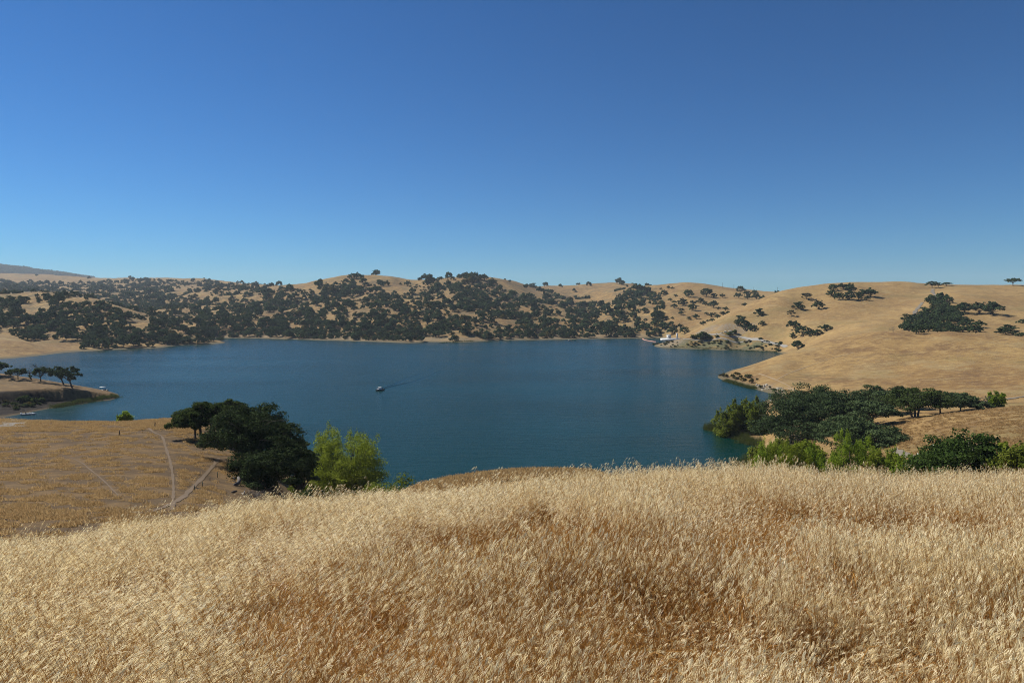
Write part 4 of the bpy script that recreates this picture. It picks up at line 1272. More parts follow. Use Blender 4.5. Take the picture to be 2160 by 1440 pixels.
n_s = 0
for _ in range(900):
    if n_s >= 80: break
    u = R.uniform(1386, 1650); v = R.uniform(719, 741) if u > 1420 else R.uniform(718, 732)
    b = locate(u, v, float(np.interp(v, [715, 738, 744], [705, 672, 640])), 0.9, 1.1)
    if b.z < 0.6: continue
    if 1560 < u < 1600 and v < 731 and R.random() < 0.8: continue
    w = R.uniform(1.5, 4.2)
    shrub(b, w * 0.5, w, 'dark scrub bush on the dam point below the lower road', 'scrub on the dam point', SHG if R.random() < 0.5 else SHR); n_s += 1
for (u, v, w) in [(1478, 714, 26), (1488, 713, 18), (1466, 714, 14), (1498, 713, 14), (1512, 712, 10), (1548, 702, 12), (1540, 707, 14), (1604, 716, 8), (1380, 722, 8)]:
    b = locate(u, v, 705, 0.93, 1.07)
    shrub(b, px(w * 0.55, b.y), px(w, b.y), 'bushy scrub on the strip between the two dam roads', 'scrub between the dam roads', SHG)
for i, (u, v, w, h) in enumerate([(1527, 795, 8, 8), (1545, 797, 10, 8), (1555, 791, 12, 6), (1563, 797, 8, 6), (1576, 797, 14, 8), (1583, 793, 8, 4), (1585, 808, 9, 10), (1598, 802, 5, 5), (1606, 818, 8, 6), (1622, 818, 7, 4), (1630, 824, 12, 5), (1634, 840, 5, 8), (1645, 828, 6, 5), (1518, 793, 5, 4), (1552, 800, 12, 6), (1568, 803, 12, 6), (1535, 795, 10, 6)]):
    b = locate(u, v, float(np.interp(u, [1515, 1600, 1640], [418, 375, 335])), 0.88, 1.12)
    shrub(b, px(h, b.y), px(w, b.y), 'grey green scrub bush on the eroded nose above the cove', 'scrub on the nose above the cove')
for _ in range(26):
    u = R.uniform(-40, 100); v = R.uniform(838, 866) if u < 60 else R.uniform(845, 858)
    b = locate(u, v, 292, 0.93, 1.06)
    if b.z < 0.4: continue
    w = R.uniform(1.6, 4.2)
    shrub(b, w * 0.5, w, 'dark bush on the eroded bank of the spit', 'bushes on the spit bank', SHG if R.random() < 0.6 else SHR)


# ------------------------------------------------------------------ pale rocks
M_ROCK = plain('pale rock', (0.40, 0.36, 0.28), 0.95, 0.3, 0.5)
def rock_mesh(seed):
    rg = np.random.default_rng(seed)
    import bmesh
    bm = bmesh.new(); bmesh.ops.create_icosphere(bm, subdivisions=2, radius=1.0)
    ph = rg.random(6) * 6
    for v in bm.verts:
        c = v.co
        k = 1 + 0.22 * math.sin(c.x * 3 + ph[0]) * math.cos(c.y * 3.3 + ph[1]) + 0.15 * math.sin(c.z * 5 + ph[2] + c.x * 4) + rg.normal() * 0.05
        v.co = c * k
    me = bpy.data.meshes.new('rock'); bm.to_mesh(me); bm.free(); me.materials.append(M_ROCK)
    return me
RM = [rock_mesh(600 + i) for i in range(4)]
for i, (u, v, w, h) in enumerate([(1596, 813, 5, 7), (1601, 815, 6, 9), (1612, 816, 7, 8), (1617, 813, 6, 8), (1622, 820, 5, 4), (1641, 820, 8, 5), (1647, 819, 7, 4), (1652, 823, 6, 3), (1640, 829, 7, 3), (1628, 845, 9, 4), (1614, 863, 6, 8), (1532, 792, 4, 5), (1608, 822, 6, 3), (1657, 826, 5, 3), (1615, 820, 5, 3)]):
    b = locate(u, v, float(np.interp(v, [790, 815, 830, 845, 863], [418, 362, 332, 312, 285])), 0.9, 1.1)
    o = obj('rock', RM[i % 4], None, b, R.random() * 6.28)
    o.scale = (px(w, b.y) * .55, px(w, b.y) * .4, px(h, b.y) * .55)
    tag(o, 'pale weathered rock outcrop at the edge of the cove', 'rock', 'pale rocks by the cove')
for i, (u, v, w, h) in enumerate([(1530, 700, 9, 4), (1540, 699, 8, 5), (1522, 702, 7, 3), (1546, 703, 7, 3), (1490, 704, 6, 3), (1512, 704, 6, 3), (1558, 704, 5, 3)]):
    b = locate(u, v, 722, 0.95, 1.05)
    o = obj('rock', RM[i % 4], None, b, R.random() * 6.28)
    o.scale = (px(w, b.y) * .5, px(w, b.y) * .4, px(h, b.y) * .5)
    tag(o, 'grey rock outcrop in the cutting above the upper dam road', 'rock', 'rocks above the dam road')

# ------------------------------------------------------------------ intake building and column on the dam point
M_WHITE = plain('white concrete', (0.74, 0.73, 0.69), 0.8, 0.06, 0.4)
M_GREYC = plain('grey concrete', (0.52, 0.51, 0.48), 0.85, 0.08, 0.4)
M_DOOR = plain('dark door paint', (0.10, 0.11, 0.12), 0.6)
b = locate(1420, 716.5, 702, 0.96, 1.04)
pt = empty('concrete_platform', (b.x, b.y, b.z)); tag(pt, 'long white concrete platform on the tip of the dam point', 'platform')
m = MB(); m.box((0, 0, 0.3), (25, 9, 2.2)); m.build('deck', M_WHITE, pt)
m = MB()
for i in range(9): m.box((-11.5 + i * 2.9, -4.4, 1.95), (0.12, 0.12, 1.1))
m.box((0, -4.4, 2.5), (24, 0.1, 0.1)); m.box((0, -4.4, 2.0), (24, 0.1, 0.1)); m.build('railing', M_WHITE, pt)
ib = empty('intake_building', (b.x - 4.5, b.y, b.z + 1.4)); tag(ib, 'white box shaped intake building on the concrete platform', 'building')
m = MB(); m.box((0, 0, 1.9), (3.8, 3.6, 3.8)); m.build('wall', M_WHITE, ib)
m = MB(); m.box((0, 0, 3.95), (4.3, 4.1, 0.28)); m.build('roof', M_GREYC, ib)
m = MB(); m.box((0.6, -1.84, 1.1), (0.95, 0.1, 2.1)); m.build('door', M_DOOR, ib)
m = MB(); m.box((-0.9, -1.83, 2.4), (0.8, 0.08, 0.7)); m.build('louvre', M_GREYC, ib)
ct = empty('concrete_tower', (b.x + 4.3, b.y + 0.5, b.z + 1.4)); tag(ct, 'tall pale concrete column beside the intake building', 'tower')
m = MB(); m.tube([(0, 0, 0), (0, 0, 5.2)], [1.0, 1.0], 16); m.build('shaft', M_GREYC, ct)
m = MB(); m.tube([(0, 0, 5.2), (0, 0, 5.5)], [1.15, 1.15], 16); m.build('cap', M_WHITE, ct)
# log boom in front of the dam
M_BUOY = plain('float orange', (0.62, 0.30, 0.20), 0.6)
pts = [(1356, 714.5), (1357, 716), (1360, 717.2), (1364, 718.2), (1369, 719.0), (1374, 719.8), (1379, 720.6), (1384, 721.0)]
prev = None
bm_root = empty('boom_line', (0, 0, 0)); tag(bm_root, 'curved line of pale orange floats closing off the dam water', 'float line')
pw = [((u - 1080) / F * (H * F / (v - HZ)), H * F / (v - HZ), 0.15) for u, v in pts]
bm_root.location = pw[0]
dense = []
for i in range(len(pw) - 1):
    for t_ in np.linspace(0, 1, 5, endpoint=False):
        dense.append(np.array(pw[i]) * (1 - t_) + np.array(pw[i + 1]) * t_)
m0 = MB(); m0.tube([(-0.9, 0, 0), (-0.7, 0, 0), (0.7, 0, 0), (0.9, 0, 0)], [0.12, 0.42, 0.42, 0.12], 8); fl = m0.data('float', M_BUOY)
for p in dense:
    o = obj('float', fl, bm_root, tuple(p - np.array(pw[0])), R.random())
    o.rotation_euler[2] = -0.8
m = MB(); m.tube([tuple(p - np.array(pw[0])) for p in dense], 0.06, 4); m.build('cable', M_GREYC, bm_root)

# ------------------------------------------------------------------ boats and people
M_HULLD = plain('dark hull', (0.02, 0.02, 0.022), 0.4)
M_HULLW = plain('white boat paint', (0.78, 0.77, 0.75), 0.35, 0.04)
M_ALU = plain('aluminium hull', (0.33, 0.35, 0.36), 0.4, 0.1, 2, 0.4)
M_GLASS = plain('dark windscreen', (0.03, 0.04, 0.05), 0.1)
M_CANVAS = plain('white canvas', (0.80, 0.79, 0.76), 0.85, 0.05)
M_SKIN = plain('skin', (0.42, 0.26, 0.18), 0.7)
M_SHIRTD = plain('dark clothing', (0.03, 0.035, 0.05), 0.9)
M_SHIRTW = plain('pale clothing', (0.66, 0.64, 0.58), 0.9)
M_MOTOR = plain('outboard black', (0.03, 0.03, 0.03), 0.35)


def hull(L, B, D, m, parent, name='hull'):
    """open hull along +x (bow), with flared sides, floor and gunwale"""
    ns = 11; v = []; secs = np.linspace(-0.5, 0.5, ns)
    for s_ in secs:
        k = 1 - max(0, (s_ - 0.02) / 0.48) ** 2.2
        w = B / 2 * max(k, 0.03)
        sheer = D * (1 + 0.35 * max(0, s_) ** 1.5 * 2)
        zb = -0.2 + 0.5 * max(0, (s_ - 0.3)) * D
        prof = [(-w, sheer), (-w * 0.86, zb + 0.15), (0, zb - 0.05), (w * 0.86, zb + 0.15), (w, sheer), (w * 0.9, sheer), (w * 0.78, zb + 0.3), (0, zb + 0.25), (-w * 0.78, zb + 0.3), (-w * 0.9, sheer)]
        v += [(s_ * L, y, z) for y, z in prof]
    q = []
    for i in range(ns - 1):
        for j in range(10):
            j2 = (j + 1) % 10
            q.append([i * 10 + j, (i + 1) * 10 + j, (i + 1) * 10 + j2, i * 10 + j2])
    mb = MB(); mb.add(v, q)
    mb.add(v[:10], [[0, 1, 8, 9], [1, 2, 7, 8], [2, 3, 6, 7], [3, 4, 5, 6]])
    mb.add(v[-10:], [[9, 8, 1, 0], [8, 7, 2, 1], [7, 6, 3, 2], [6, 5, 4, 3]])
    return mb.build(name, m, parent, True)


def person(loc, rz, shirt, label, group=None):
    """seated figure: one skinned body, hair and clothing as children"""
    me = bpy.data.meshes.new('person')
    V = [(0, 0, 0.0), (0, 0, 0.25), (0, 0, 0.47), (0, 0, 0.58), (0.03, 0, 0.70), (0.04, 0, 0.80),
         (0.02, 0.20, 0.46), (0.14, 0.24, 0.22), (0.32, 0.14, 0.14), (0.02, -0.20, 0.46), (0.14, -0.24, 0.22), (0.32, -0.14, 0.14),
         (0.12, 0.11, 0.0), (0.45, 0.13, 0.03), (0.47, 0.13, -0.38), (0.58, 0.14, -0.42), (0.12, -0.11, 0.0), (0.45, -0.13, 0.03), (0.47, -0.13, -0.38), (0.58, -0.14, -0.42)]
    E = [(0, 1), (1, 2), (2, 3), (3, 4), (4, 5), (2, 6), (6, 7), (7, 8), (2, 9), (9, 10), (10, 11), (0, 12), (12, 13), (13, 14), (14, 15), (0, 16), (16, 17), (17, 18), (18, 19)]
    rad = [.15, .14, .15, .06, .095, .09, .06, .045, .04, .06, .045, .04, .10, .07, .05, .045, .10, .07, .05, .045]
    me.from_pydata(V, E, [])
    o = obj('person', me, None, loc, rz)
    md = o.modifiers.new('skin', 'SKIN')
    for sv, r in zip(me.skin_vertices[0].data, rad): sv.radius = (r, r)
    me.skin_vertices[0].data[0].use_root = True
    sb = o.modifiers.new('sub', 'SUBSURF'); sb.levels = 1; sb.render_levels = 1
    me.materials.append(shirt)
    tag(o, label, 'person', group)
    m = MB(); m.tube([(0.03, 0, 0.66), (0.045, 0, 0.70), (0.05, 0, 0.80), (0.03, 0, 0.845)], [0.085, 0.102, 0.10, 0.03], 10); m.build('head', M_SKIN, o, True)
    m = MB(); m.tube([(0.0, 0, 0.74), (0.01, 0, 0.82), (0.015, 0, 0.875)], [0.10, 0.107, 0.04], 10); m.build('hair', M_SHIRTD, o, True)
    return o


def lake_pt(u, v, z=0.0): return Vector(((u - 1080) / F * (H * F / (v - HZ)), H * F / (v - HZ), z))


# white cabin boat under way, bow towards the camera and left
p = lake_pt(801, 823.5)
bt = empty('cabin_boat', p, math.radians(218)); tag(bt, 'small dark hulled boat with white cabin under way on the open lake', 'boat')
hull(4.6, 1.9, 0.62, M_HULLD, bt)
m = MB(); m.box((-0.1, 0, 0.95), (1.9, 1.45, 0.75), 0, 0.84); m.build('cabin', M_HULLW, bt)
m = MB(); m.box((-0.15, 0, 1.62), (1.75, 1.5, 0.09)); m.build('roof', M_CANVAS, bt)
m = MB()
for y in (-0.6, 0.6):
    for x in (-0.9, 0.55): m.tube([(x, y, 1.25), (x, y, 1.6)], 0.035, 5)
m.build('roof_post', M_ALU, bt)
m = MB(); m.box((0.78, 0, 1.42), (0.06, 1.25, 0.34)); m.build('windscreen', M_GLASS, bt)
m = MB(); m.box((1.5, 0, 0.66), (1.1, 1.0, 0.07)); m.build('foredeck', M_HULLW, bt)
m = MB(); m.box((-2.45, 0, 0.55), (0.42, 0.36, 0.55)); m.box((-2.5, 0, 0.0), (0.14, 0.1, 0.8)); m.build('outboard_motor', M_MOTOR, bt)
# its wake: two low ridges of water
def wake(name, p0, pts, label):
    m_ = MB(); P_ = []
    for u, v in pts: P_.append(np.array(lake_pt(u, v)))
    P_ = np.array(P_); d_ = np.gradient(P_, axis=0); d_ /= np.linalg.norm(d_, axis=1)[:, None]
    nn = np.stack([-d_[:, 1], d_[:, 0], 0 * d_[:, 0]], 1)
    v = []; n = len(P_)
    for i in range(n):
        w = 0.7 + 0.9 * i / n; h = 0.40 * (1 - 0.5 * i / n)
        for k_, hh in ((-1, -0.02), (-.4, h * .8), (0, h), (.4, h * .8), (1, -0.02)): v.append(P_[i] + nn[i] * k_ * w + np.array([0, 0, hh]))
    ii = np.arange(n * 5).reshape(n, 5)
    q = np.stack([ii[:-1, :-1], ii[:-1, 1:], ii[1:, 1:], ii[1:, :-1]], -1).reshape(-1, 4)
    tag(obj(name, mesh_data(name, np.array(v), q, [M_WATER], smooth=True)), label, kind='structure')
wake('water_wake', p, [(806, 821), (820, 816), (838, 811.5), (856, 808), (874, 803), (892, 797), (910, 789), (926, 780)], 'faint wake trailing from the small cabin boat')
wake('water_wake', p, [(806, 819), (826, 811), (846, 803), (866, 795), (890, 785), (914, 776)], 'second faint line of the boat wake')

# pontoon-like boat with white awning beyond the spit
p = lake_pt(219, 824)
bt = empty('awning_boat', p, math.radians(4)); tag(bt, 'dark open boat with white awning floating just beyond the spit', 'boat')
hull(4.6, 1.8, 0.5, M_HULLD, bt)
m = MB(); m.box((-0.55, 0, 2.02), (2.5, 1.7, 0.07)); m.box((-0.55, 0, 1.95), (2.54, 1.74, 0.08)); m.build('awning', M_CANVAS, bt)
for x, y in ((-1.7, -.8), (-1.7, .8), (.6, -.8), (.6, .8)):
    m = MB(); m.tube([(x, y, .45), (x, y, 1.95)], 0.03, 5); m.build('awning_pole', M_ALU, bt)
m = MB(); m.box((0.2, -0.1, 0.62), (0.5, 0.7, 0.55)); m.build('console', M_HULLW, bt)
m = MB(); m.box((-2.4, 0, 0.5), (0.36, 0.34, 0.5)); m.box((-2.45, 0, 0), (0.12, 0.1, 0.7)); m.build('outboard_motor', M_MOTOR, bt)
for x, s_, lab in ((-0.45, M_SHIRTD, 'person in dark clothes seated under the white awning of the boat'), (0.75, M_SHIRTD, 'person in dark clothes seated at the bow side of the awning boat')):
    q_ = Vector((x * math.cos(math.radians(4)), 0.1, 0.45)); person(p + q_, 0.07, s_, lab)
# boat moored against the bank of the spit
p = lake_pt(60, 874.5)
a_ = math.radians(16)
bt = empty('fishing_boat', p, a_); tag(bt, 'grey metal fishing boat moored against the dark bank of the spit', 'boat')
hull(5.0, 1.7, 0.55, M_ALU, bt)
m = MB()
for x in (-1.2, 0.2, 1.2): m.box((x, 0, 0.4), (0.35, 1.35, 0.06))
m.build('bench', M_HULLW, bt)
m = MB(); m.box((-2.55, 0, 0.62), (0.4, 0.4, 0.62)); m.box((-2.6, 0, 0.0), (0.12, 0.1, 0.8)); m.build('outboard_motor', M_HULLW, bt)
for x, s_, lab in ((-1.0, M_SHIRTD, 'person in dark clothes seated at the stern of the moored fishing boat'), (0.35, M_SHIRTW, 'person in pale shirt seated amidships in the moored fishing boat'), (1.25, M_SHIRTW, 'person in pale shirt seated at the bow of the moored fishing boat')):
    person(p + Vector((x * math.cos(a_), x * math.sin(a_), 0.45)), a_ + (2.6 if x > 1 else -0.5), s_, lab)
# distant boat by the far shore
p = lake_pt(1201, 719.3)
bt = empty('distant_boat', p, 0.1); tag(bt, 'tiny grey boat near the far shore', 'boat')
hull(5.5, 2.0, 0.7, M_ALU, bt)
m = MB(); m.box((-0.3, 0, 0.9), (1.6, 1.3, 0.8), 0, 0.85); m.build('cabin', M_ALU, bt)

# ------------------------------------------------------------------ posts, logs, poles
M_POST = plain('weathered post', (0.07, 0.058, 0.045), 0.95, 0.3, 6)
M_TPOST = plain('green metal post', (0.03, 0.05, 0.03), 0.6)
for (u, v, Yh, hp, tilt, lab) in [(251, 918, 122, 12, 0.16, 'leaning wooden fence post in the middle of the left field'), (326, 902, 138, 11, 0.12, 'leaning wooden fence post at the top of the narrow footpath')]:
    b = locate(u, v, Yh)
    t = empty('fence_post', b); tag(t, lab, 'fence post')
    m = MB(); h = px(hp, b.y); m.tube([(0, 0, -.3), (tilt * h * .5, 0, h * .5), (tilt * h, 0, h)], [.09, .085, .075], 7); m.build('post', M_POST, t)
for i, (u, v, Yh, hp, lab) in enumerate([(410, 1036, 86, 13, 'green metal corner post with a side brace below the slanting path'), (427, 1027, 89, 12, 'thin metal fence post right of the braced corner post'), (443, 1014, 94, 8, 'short thin metal fence post in the middle of the fence line'), (459, 1007, 97, 13, 'thin metal fence post nearest to the dark oaks')]):
    b = locate(u, v, Yh)
    t = empty('fence_post', b); tag(t, lab, 'fence post')
    h = px(hp, b.y)
    m = MB(); m.box((0, 0, h / 2 - .1), (.06, .06, h + .2)); m.build('post', M_TPOST, t)
    if i == 0:
        m = MB(); m.tube([(0.0, 0, h * .7), (px(9, b.y), 0, h * .45)], .035, 5); m.build('brace', M_TPOST, t)
def log(name, pts, rad, m_, lab, cat='log'):
    b = Vector(pts[0]); t = empty(name, b); tag(t, lab, cat)
    m = MB(); m.tube([tuple(Vector(p_) - b) for p_ in pts], rad, 8); m.build('trunk', m_, t, True)
    return t
b = locate(499, 1024, 92); w = 0.064
t = log('fallen_log', [b + Vector((-0.1, -.5, .18)), b + Vector((.18, 0, .3)), b + Vector((.12, .6, .55)), b + Vector((-.2, 1.0, .85))], [.24, .27, .23, .15], M_DEAD, 'curved grey fallen log below the big dark oaks')
m = MB(); m.tube([(-.1, .6, .5), (-.5, .9, .9)], [.09, .04], 5); m.tube([(.1, .3, .35), (-.35, .2, .55)], [.08, .03], 5); m.build('branch', M_DEAD, t)
b = locate(494, 1039, 88)
log('fallen_log', [b + Vector((-.3, -.1, .08)), b + Vector((0, 0, .16)), b + Vector((.3, .15, .2))], [.1, .15, .1], M_DARKDEAD, 'short dark log lying below the curved grey log')
b = locate(352, 902, 140)
t = log('fallen_log', [b + Vector((-.6, 0, .2)), b + Vector((.8, .2, .3)), b + Vector((2.4, .3, .25))], [.1, .16, .2], M_PALEBARK, 'pale fallen log left of the thin trunked oaks')
b = locate(376, 898, 146)
log('dead_snag', [b + Vector((.6, 0, 0)), b + Vector((-.3, .1, 1.0)), b + Vector((-1.3, .2, 1.9))], [.26, .22, .14], M_DARKDEAD, 'dark broken snag leaning out from behind the left oaks', 'snag')
b = locate(532, 1049, 84)
t = empty('brush_pile', b); tag(t, 'heap of grey dead branches at the edge of the tall grass below the dark oaks', 'brush pile')
rg = np.random.default_rng(9); m = MB()
for i in range(120):
    p0 = np.array([rg.normal() * 0.95, rg.normal() * .7, rg.random() * .5]); d = rg.normal(size=3) * np.array([.6, .6, .35])
    m.tube([p0, p0 + d * .5 + [0, 0, .06], p0 + d], [.03, .022, .01], 4)
o = m.build('twigs', M_DEAD, t); tag(o, kind='stuff')
m = MB()
for p0, p1 in (((-1.2, -.3, .1), (-.9, 0, .8)), ((-1.3, -.4, .15), (-.1, -.5, .2)), ((-.9, -.2, .2), (-1.3, .1, .55))): m.tube([p0, p1], [.06, .03], 6)
m.build('branch', plain('bleached wood', (0.55, 0.52, 0.48), 0.9), t)
for i, (u, Y) in enumerate([(1548, 1372), (1524, 1385), (1590, 1375), (1640, 1370)]):
    b = at(u, Y); t = empty('utility_pole', b); tag(t, 'thin utility pole on the far ridge above the dam', 'utility pole', 'utility poles on the far ridge')
    m = MB(); m.tube([(0, 0, -.5), (0, 0, 10)], [.22, .16], 6); m.build('pole', M_POST, t)
    m = MB(); m.box((0, 0, 9.2), (2.4, .15, .15)); m.build('crossarm', M_POST, t)
for i, (u, v, lab) in enumerate([(2021, 663, 'small dark picnic table in the shade at the edge of the triangular wood'), (2038, 664, 'small dark picnic table on open ground below the oak row')]):
    b = locate(u, v, 610, .9, 1.1); t = empty('picnic_table', b, 0.4); tag(t, lab, 'picnic table')
    m = MB(); m.box((0, 0, .76), (1.8, .75, .06)); m.build('tabletop', M_POST, t)
    for y in (-.72, .72):
        m = MB(); m.box((0, y, .45), (1.8, .28, .05)); m.build('bench', M_POST, t)
    for x in (-.6, .6):
        m = MB(); m.tube([(x, -.75, 0), (x, 0, .74)], .05, 4); m.tube([(x, .75, 0), (x, 0, .74)], .05, 4); m.box((x, 0, .42), (.08, 1.6, .08)); m.build('leg', M_POST, t)

# ------------------------------------------------------------------ wild oats on the hilltop
def oat_material(name, dark, light, trans):
    m, nt = nodes_of(name); k = N(nt)
    t = k('ShaderNodeAttribute', attribute_name='tint').outputs['Fac']
    oi = k('ShaderNodeObjectInfo').outputs['Random']
    pos = k('ShaderNodeNewGeometry').outputs['Position']
    pn = k.ramp(k.noise(pos, 0.7, 3, 0.6), 0.3, 0.7)
    f = k.math('ADD', k.math('MULTIPLY', t, 0.55), k.math('ADD', k.math('MULTIPLY', oi, 0.2), k.math('MULTIPLY', pn, 0.25)))
    c = k.mix(f, dark, light)
    d = k('ShaderNodeBsdfDiffuse'); k.link(c, d.inputs[0])
    tr = k('ShaderNodeBsdfTranslucent'); k.link(c, tr.inputs[0])
    mx = k('ShaderNodeMixShader'); mx.inputs[0].default_value = trans
    k.link(d.outputs[0], mx.inputs[1]); k.link(tr.outputs[0], mx.inputs[2])
    gl = k('ShaderNodeBsdfGlossy'); gl.inputs['Roughness'].default_value = 0.4
    m2 = k('ShaderNodeMixShader'); m2.inputs[0].default_value = 0.04
    k.link(mx.outputs[0], m2.inputs[1]); k.link(gl.outputs[0], m2.inputs[2])
    k.out(m2.outputs[0])
    return m


M_SEED = oat_material('oat husks', (0.72, 0.56, 0.26), (0.95, 0.88, 0.62), 0.52)
M_STEM = oat_material('oat stems', (0.30, 0.140, 0.030), (0.58, 0.325, 0.088), 0.42)
M_STRAW = oat_material('lodged straw', (0.48, 0.29, 0.10), (0.80, 0.60, 0.30), 0.4)


def oat_clump(name, seed, nst, wind, hmin=0.42, hmax=0.76, spread=0.11, lodged=False, seeds=(9, 18), stem=None):
    rg = np.random.default_rng(seed)
    v, t, mi, tint = [], [], [], []

    def ribbon(pts, w0, w1, mat, tn, dirv):
        k0 = len(v); n = len(pts)
        for i, p in enumerate(pts):
            w = w0 + (w1 - w0) * i / (n - 1)
            v.append(p - dirv * w); v.append(p + dirv * w)
        for i in range(n - 1):
            a = k0 + 2 * i
            t.extend([[a, a + 1, a + 3], [a, a + 3, a + 2]]); mi.extend([mat] * 2); tint.extend([tn] * 2)

    def spikelet(p, d, L, tn):
        d = d / np.linalg.norm(d)
        s = np.cross(d, rg.normal(size=3)); s /= np.linalg.norm(s)
        n = np.cross(d, s)
        op = 0.03 + 0.08 * rg.random()
        for sg in (-1, 1):
            k0 = len(v)
            tip = p + d * L + n * sg * L * op
            m1 = p + d * L * 0.40 + n * sg * L * (op * 0.42 + 0.09)
            wv = s * L * 0.052
            v.extend([p, m1 - wv, m1 + n * sg * L * 0.035, m1 + wv, tip])
            t.extend([[k0, k0 + 1, k0 + 2], [k0, k0 + 2, k0 + 3], [k0 + 1, k0 + 4, k0 + 2], [k0 + 2, k0 + 4, k0 + 3]])
            mi.extend([1] * 4); tint.extend([tn + 0.1 * rg.normal()] * 4)
        e = p + d * L * 0.8
        aw = d + rg.normal(size=3) * 0.18
        ribbon([e, e + aw * L * 0.9], 0.0006, 0.0003, 1, tn, s)

    for _ in range(nst):
        b = np.array([rg.normal() * spread, rg.normal() * spread, -0.02])
        h = rg.uniform(hmin, hmax)
        an = rg.normal() * 0.7
        lean = wind * (0.55 + 0.7 * rg.random())
        ld = np.array([-math.cos(an), math.sin(an) * 0.8, 0.0])
        if lodged:
            ld = np.array([math.cos(an * 2.5), math.sin(an * 2.5), 0]); lean = 1.6 + rg.random()
        pts = []
        for s_ in np.linspace(0, 1, 6):
            zz = h * (s_ if not lodged else s_ * 0.30 + 0.05 * math.sin(s_ * 3))
            pts.append(b + ld * (h * lean * 0.5 * s_ ** 2 if not lodged else h * 0.9 * s_) + np.array([0, 0, zz * (1 - 0.12 * lean * s_ * (not lodged))]))
        tn = rg.random()
        a2 = rg.random() * 6.283
        dv = np.array([math.cos(a2), math.sin(a2), 0])
        ribbon(pts, 0.0017, 0.0008, 0, tn, dv)
        ribbon(pts, 0.0017, 0.0008, 0, tn, np.array([-dv[1], dv[0], 0]))
        # leaf blades
        for _b in range(3):
            s0 = 0.05 + 0.5 * rg.random(); i0 = int(s0 * 5); p0 = pts[i0] + (pts[i0 + 1] - pts[i0]) * (s0 * 5 - i0)
            a3 = rg.random() * 6.283; L = 0.14 + 0.20 * rg.random()
            dd = np.array([math.cos(a3), math.sin(a3), 0])
            lp = [p0, p0 + dd * L * .35 + [0, 0, L * .35], p0 + dd * L * .75 + [0, 0, L * .30], p0 + dd * L * 1.0 + [0, 0, -L * .05]]
            ribbon(lp, 0.0035, 0.0008, 0, rg.random(), np.array([-dd[1], dd[0], 0.25]))
        # panicle
        ns = int(rg.integers(*seeds)) if seeds[1] > 0 else 0
        for j in range(ns):
            s0 = 0.66 + 0.34 * (j + rg.random()) / max(ns, 1); s0 = min(s0, 0.999)
            i0 = int(s0 * 5); p0 = pts[i0] + (pts[i0 + 1] - pts[i0]) * (s0 * 5 - i0)
            a4 = rg.random() * 6.283; L = (0.035 + 0.06 * (1 - s0) * 2.2) * (0.6 + 0.7 * rg.random())
            br = p0 + np.array([math.cos(a4) * L * 0.8 - wind * 0.03, math.sin(a4) * L * 0.8, L * 0.45])
            ribbon([p0, br], 0.0006, 0.0004, 0, tn, np.array([0.0, 0.0, 1.0]) if rg.random() < .5 else dv)
            d = np.array([-0.95 * wind + rg.normal() * 0.16, rg.normal() * 0.22, -0.62 + 0.18 * rg.normal()])
            spikelet(br, d, 0.029 + 0.013 * rg.random(), rg.random())
    return source(name, mesh_data(name, np.array(v), np.array(t), [stem or M_STEM, M_SEED], midx=mi, attrs=[('tint', 'FACE', np.clip(tint, 0, 1))]))


osrc = []
for i in range(10): osrc.append(oat_clump('oat_clump_a%02d' % i, 700 + i, 9, 0.85))
for i in range(10): osrc.append(oat_clump('oat_clump_b%02d' % i, 720 + i, 9, 0.30))
for i in range(5): osrc.append(oat_clump('oat_clump_c%02d' % i, 740 + i, 12, 0.3, 0.35, 0.6, 0.13, True, (0, 3), M_STRAW))
for i in range(5): osrc.append(oat_clump('oat_clump_d%02d' % i, 760 + i, 14, 0.4, 0.25, 0.5, 0.12, False, (0, 3)))
for i in range(8): osrc.append(oat_clump('oat_clump_e%02d' % i, 780 + i, 13, 0.45, 0.40, 0.70, 0.12, False, (1, 4)))


def near_xy(u, v, top=0.5):
    a = (u - 1080) / F; s = (v - HZ) / F
    Ys = np.linspace(0.8, 14, 800)
    f = (near_drop(a, Ys) - top) / Ys - s
    i = int(np.argmax(f < 0)) if (f < 0).any() else len(Ys) - 1
    return a * Ys[i], Ys[i]


# hollows where the oats are flattened or thin: (u, v, half width m, half depth m, depth of the dip)
HOLLOWS = []
for (u, v, rx, ry, k_) in [(1185, 1135, 0.42, 0.40, 1.0), (1110, 1165, 0.40, 0.35, 0.9), (930, 1150, 0.45, 0.35, 0.6), (1290, 1165, 0.55, 0.35, 0.7), (1690, 1115, 0.95, 0.6, 0.75), (1790, 1165, 0.7, 0.35, 0.85), (1620, 1165, 0.5, 0.35, 0.8), (2070, 1155, 0.9, 0.7, 0.8),
                            (1490, 1295, 0.26, 0.22, 0.6), (1250, 1290, 0.22, 0.2, 0.45), (1760, 1270, 0.4, 0.3, 0.75), (640, 1345, 0.30, 0.30, 0.95), (590, 1290, 0.28, 0.2, 0.8), (400, 1270, 0.34, 0.25, 0.55), (60, 1250, 0.3, 0.25, 0.6), (200, 1385, 0.3, 0.25, 0.5),
                            (830, 1390, 0.22, 0.18, 0.6), (1880, 1400, 0.35, 0.22, 0.75), (2050, 1350, 0.3, 0.25, 0.6), (1700, 1405, 0.22, 0.18, 0.6), (640, 1125, 0.6, 0.5, 0.5), (1420, 1075, 1.0, 0.6, 0.35), (540, 1200, 0.5, 0.35, 0.4), (1340, 1340, 0.2, 0.15, 0.4)]:
    x, y = near_xy(u, v, 0.42); ry2 = ry * 1.0 + 0.10 * y; HOLLOWS.append((x, y + ry2 * 0.45, rx * 1.3, ry2, k_ * 0.95))

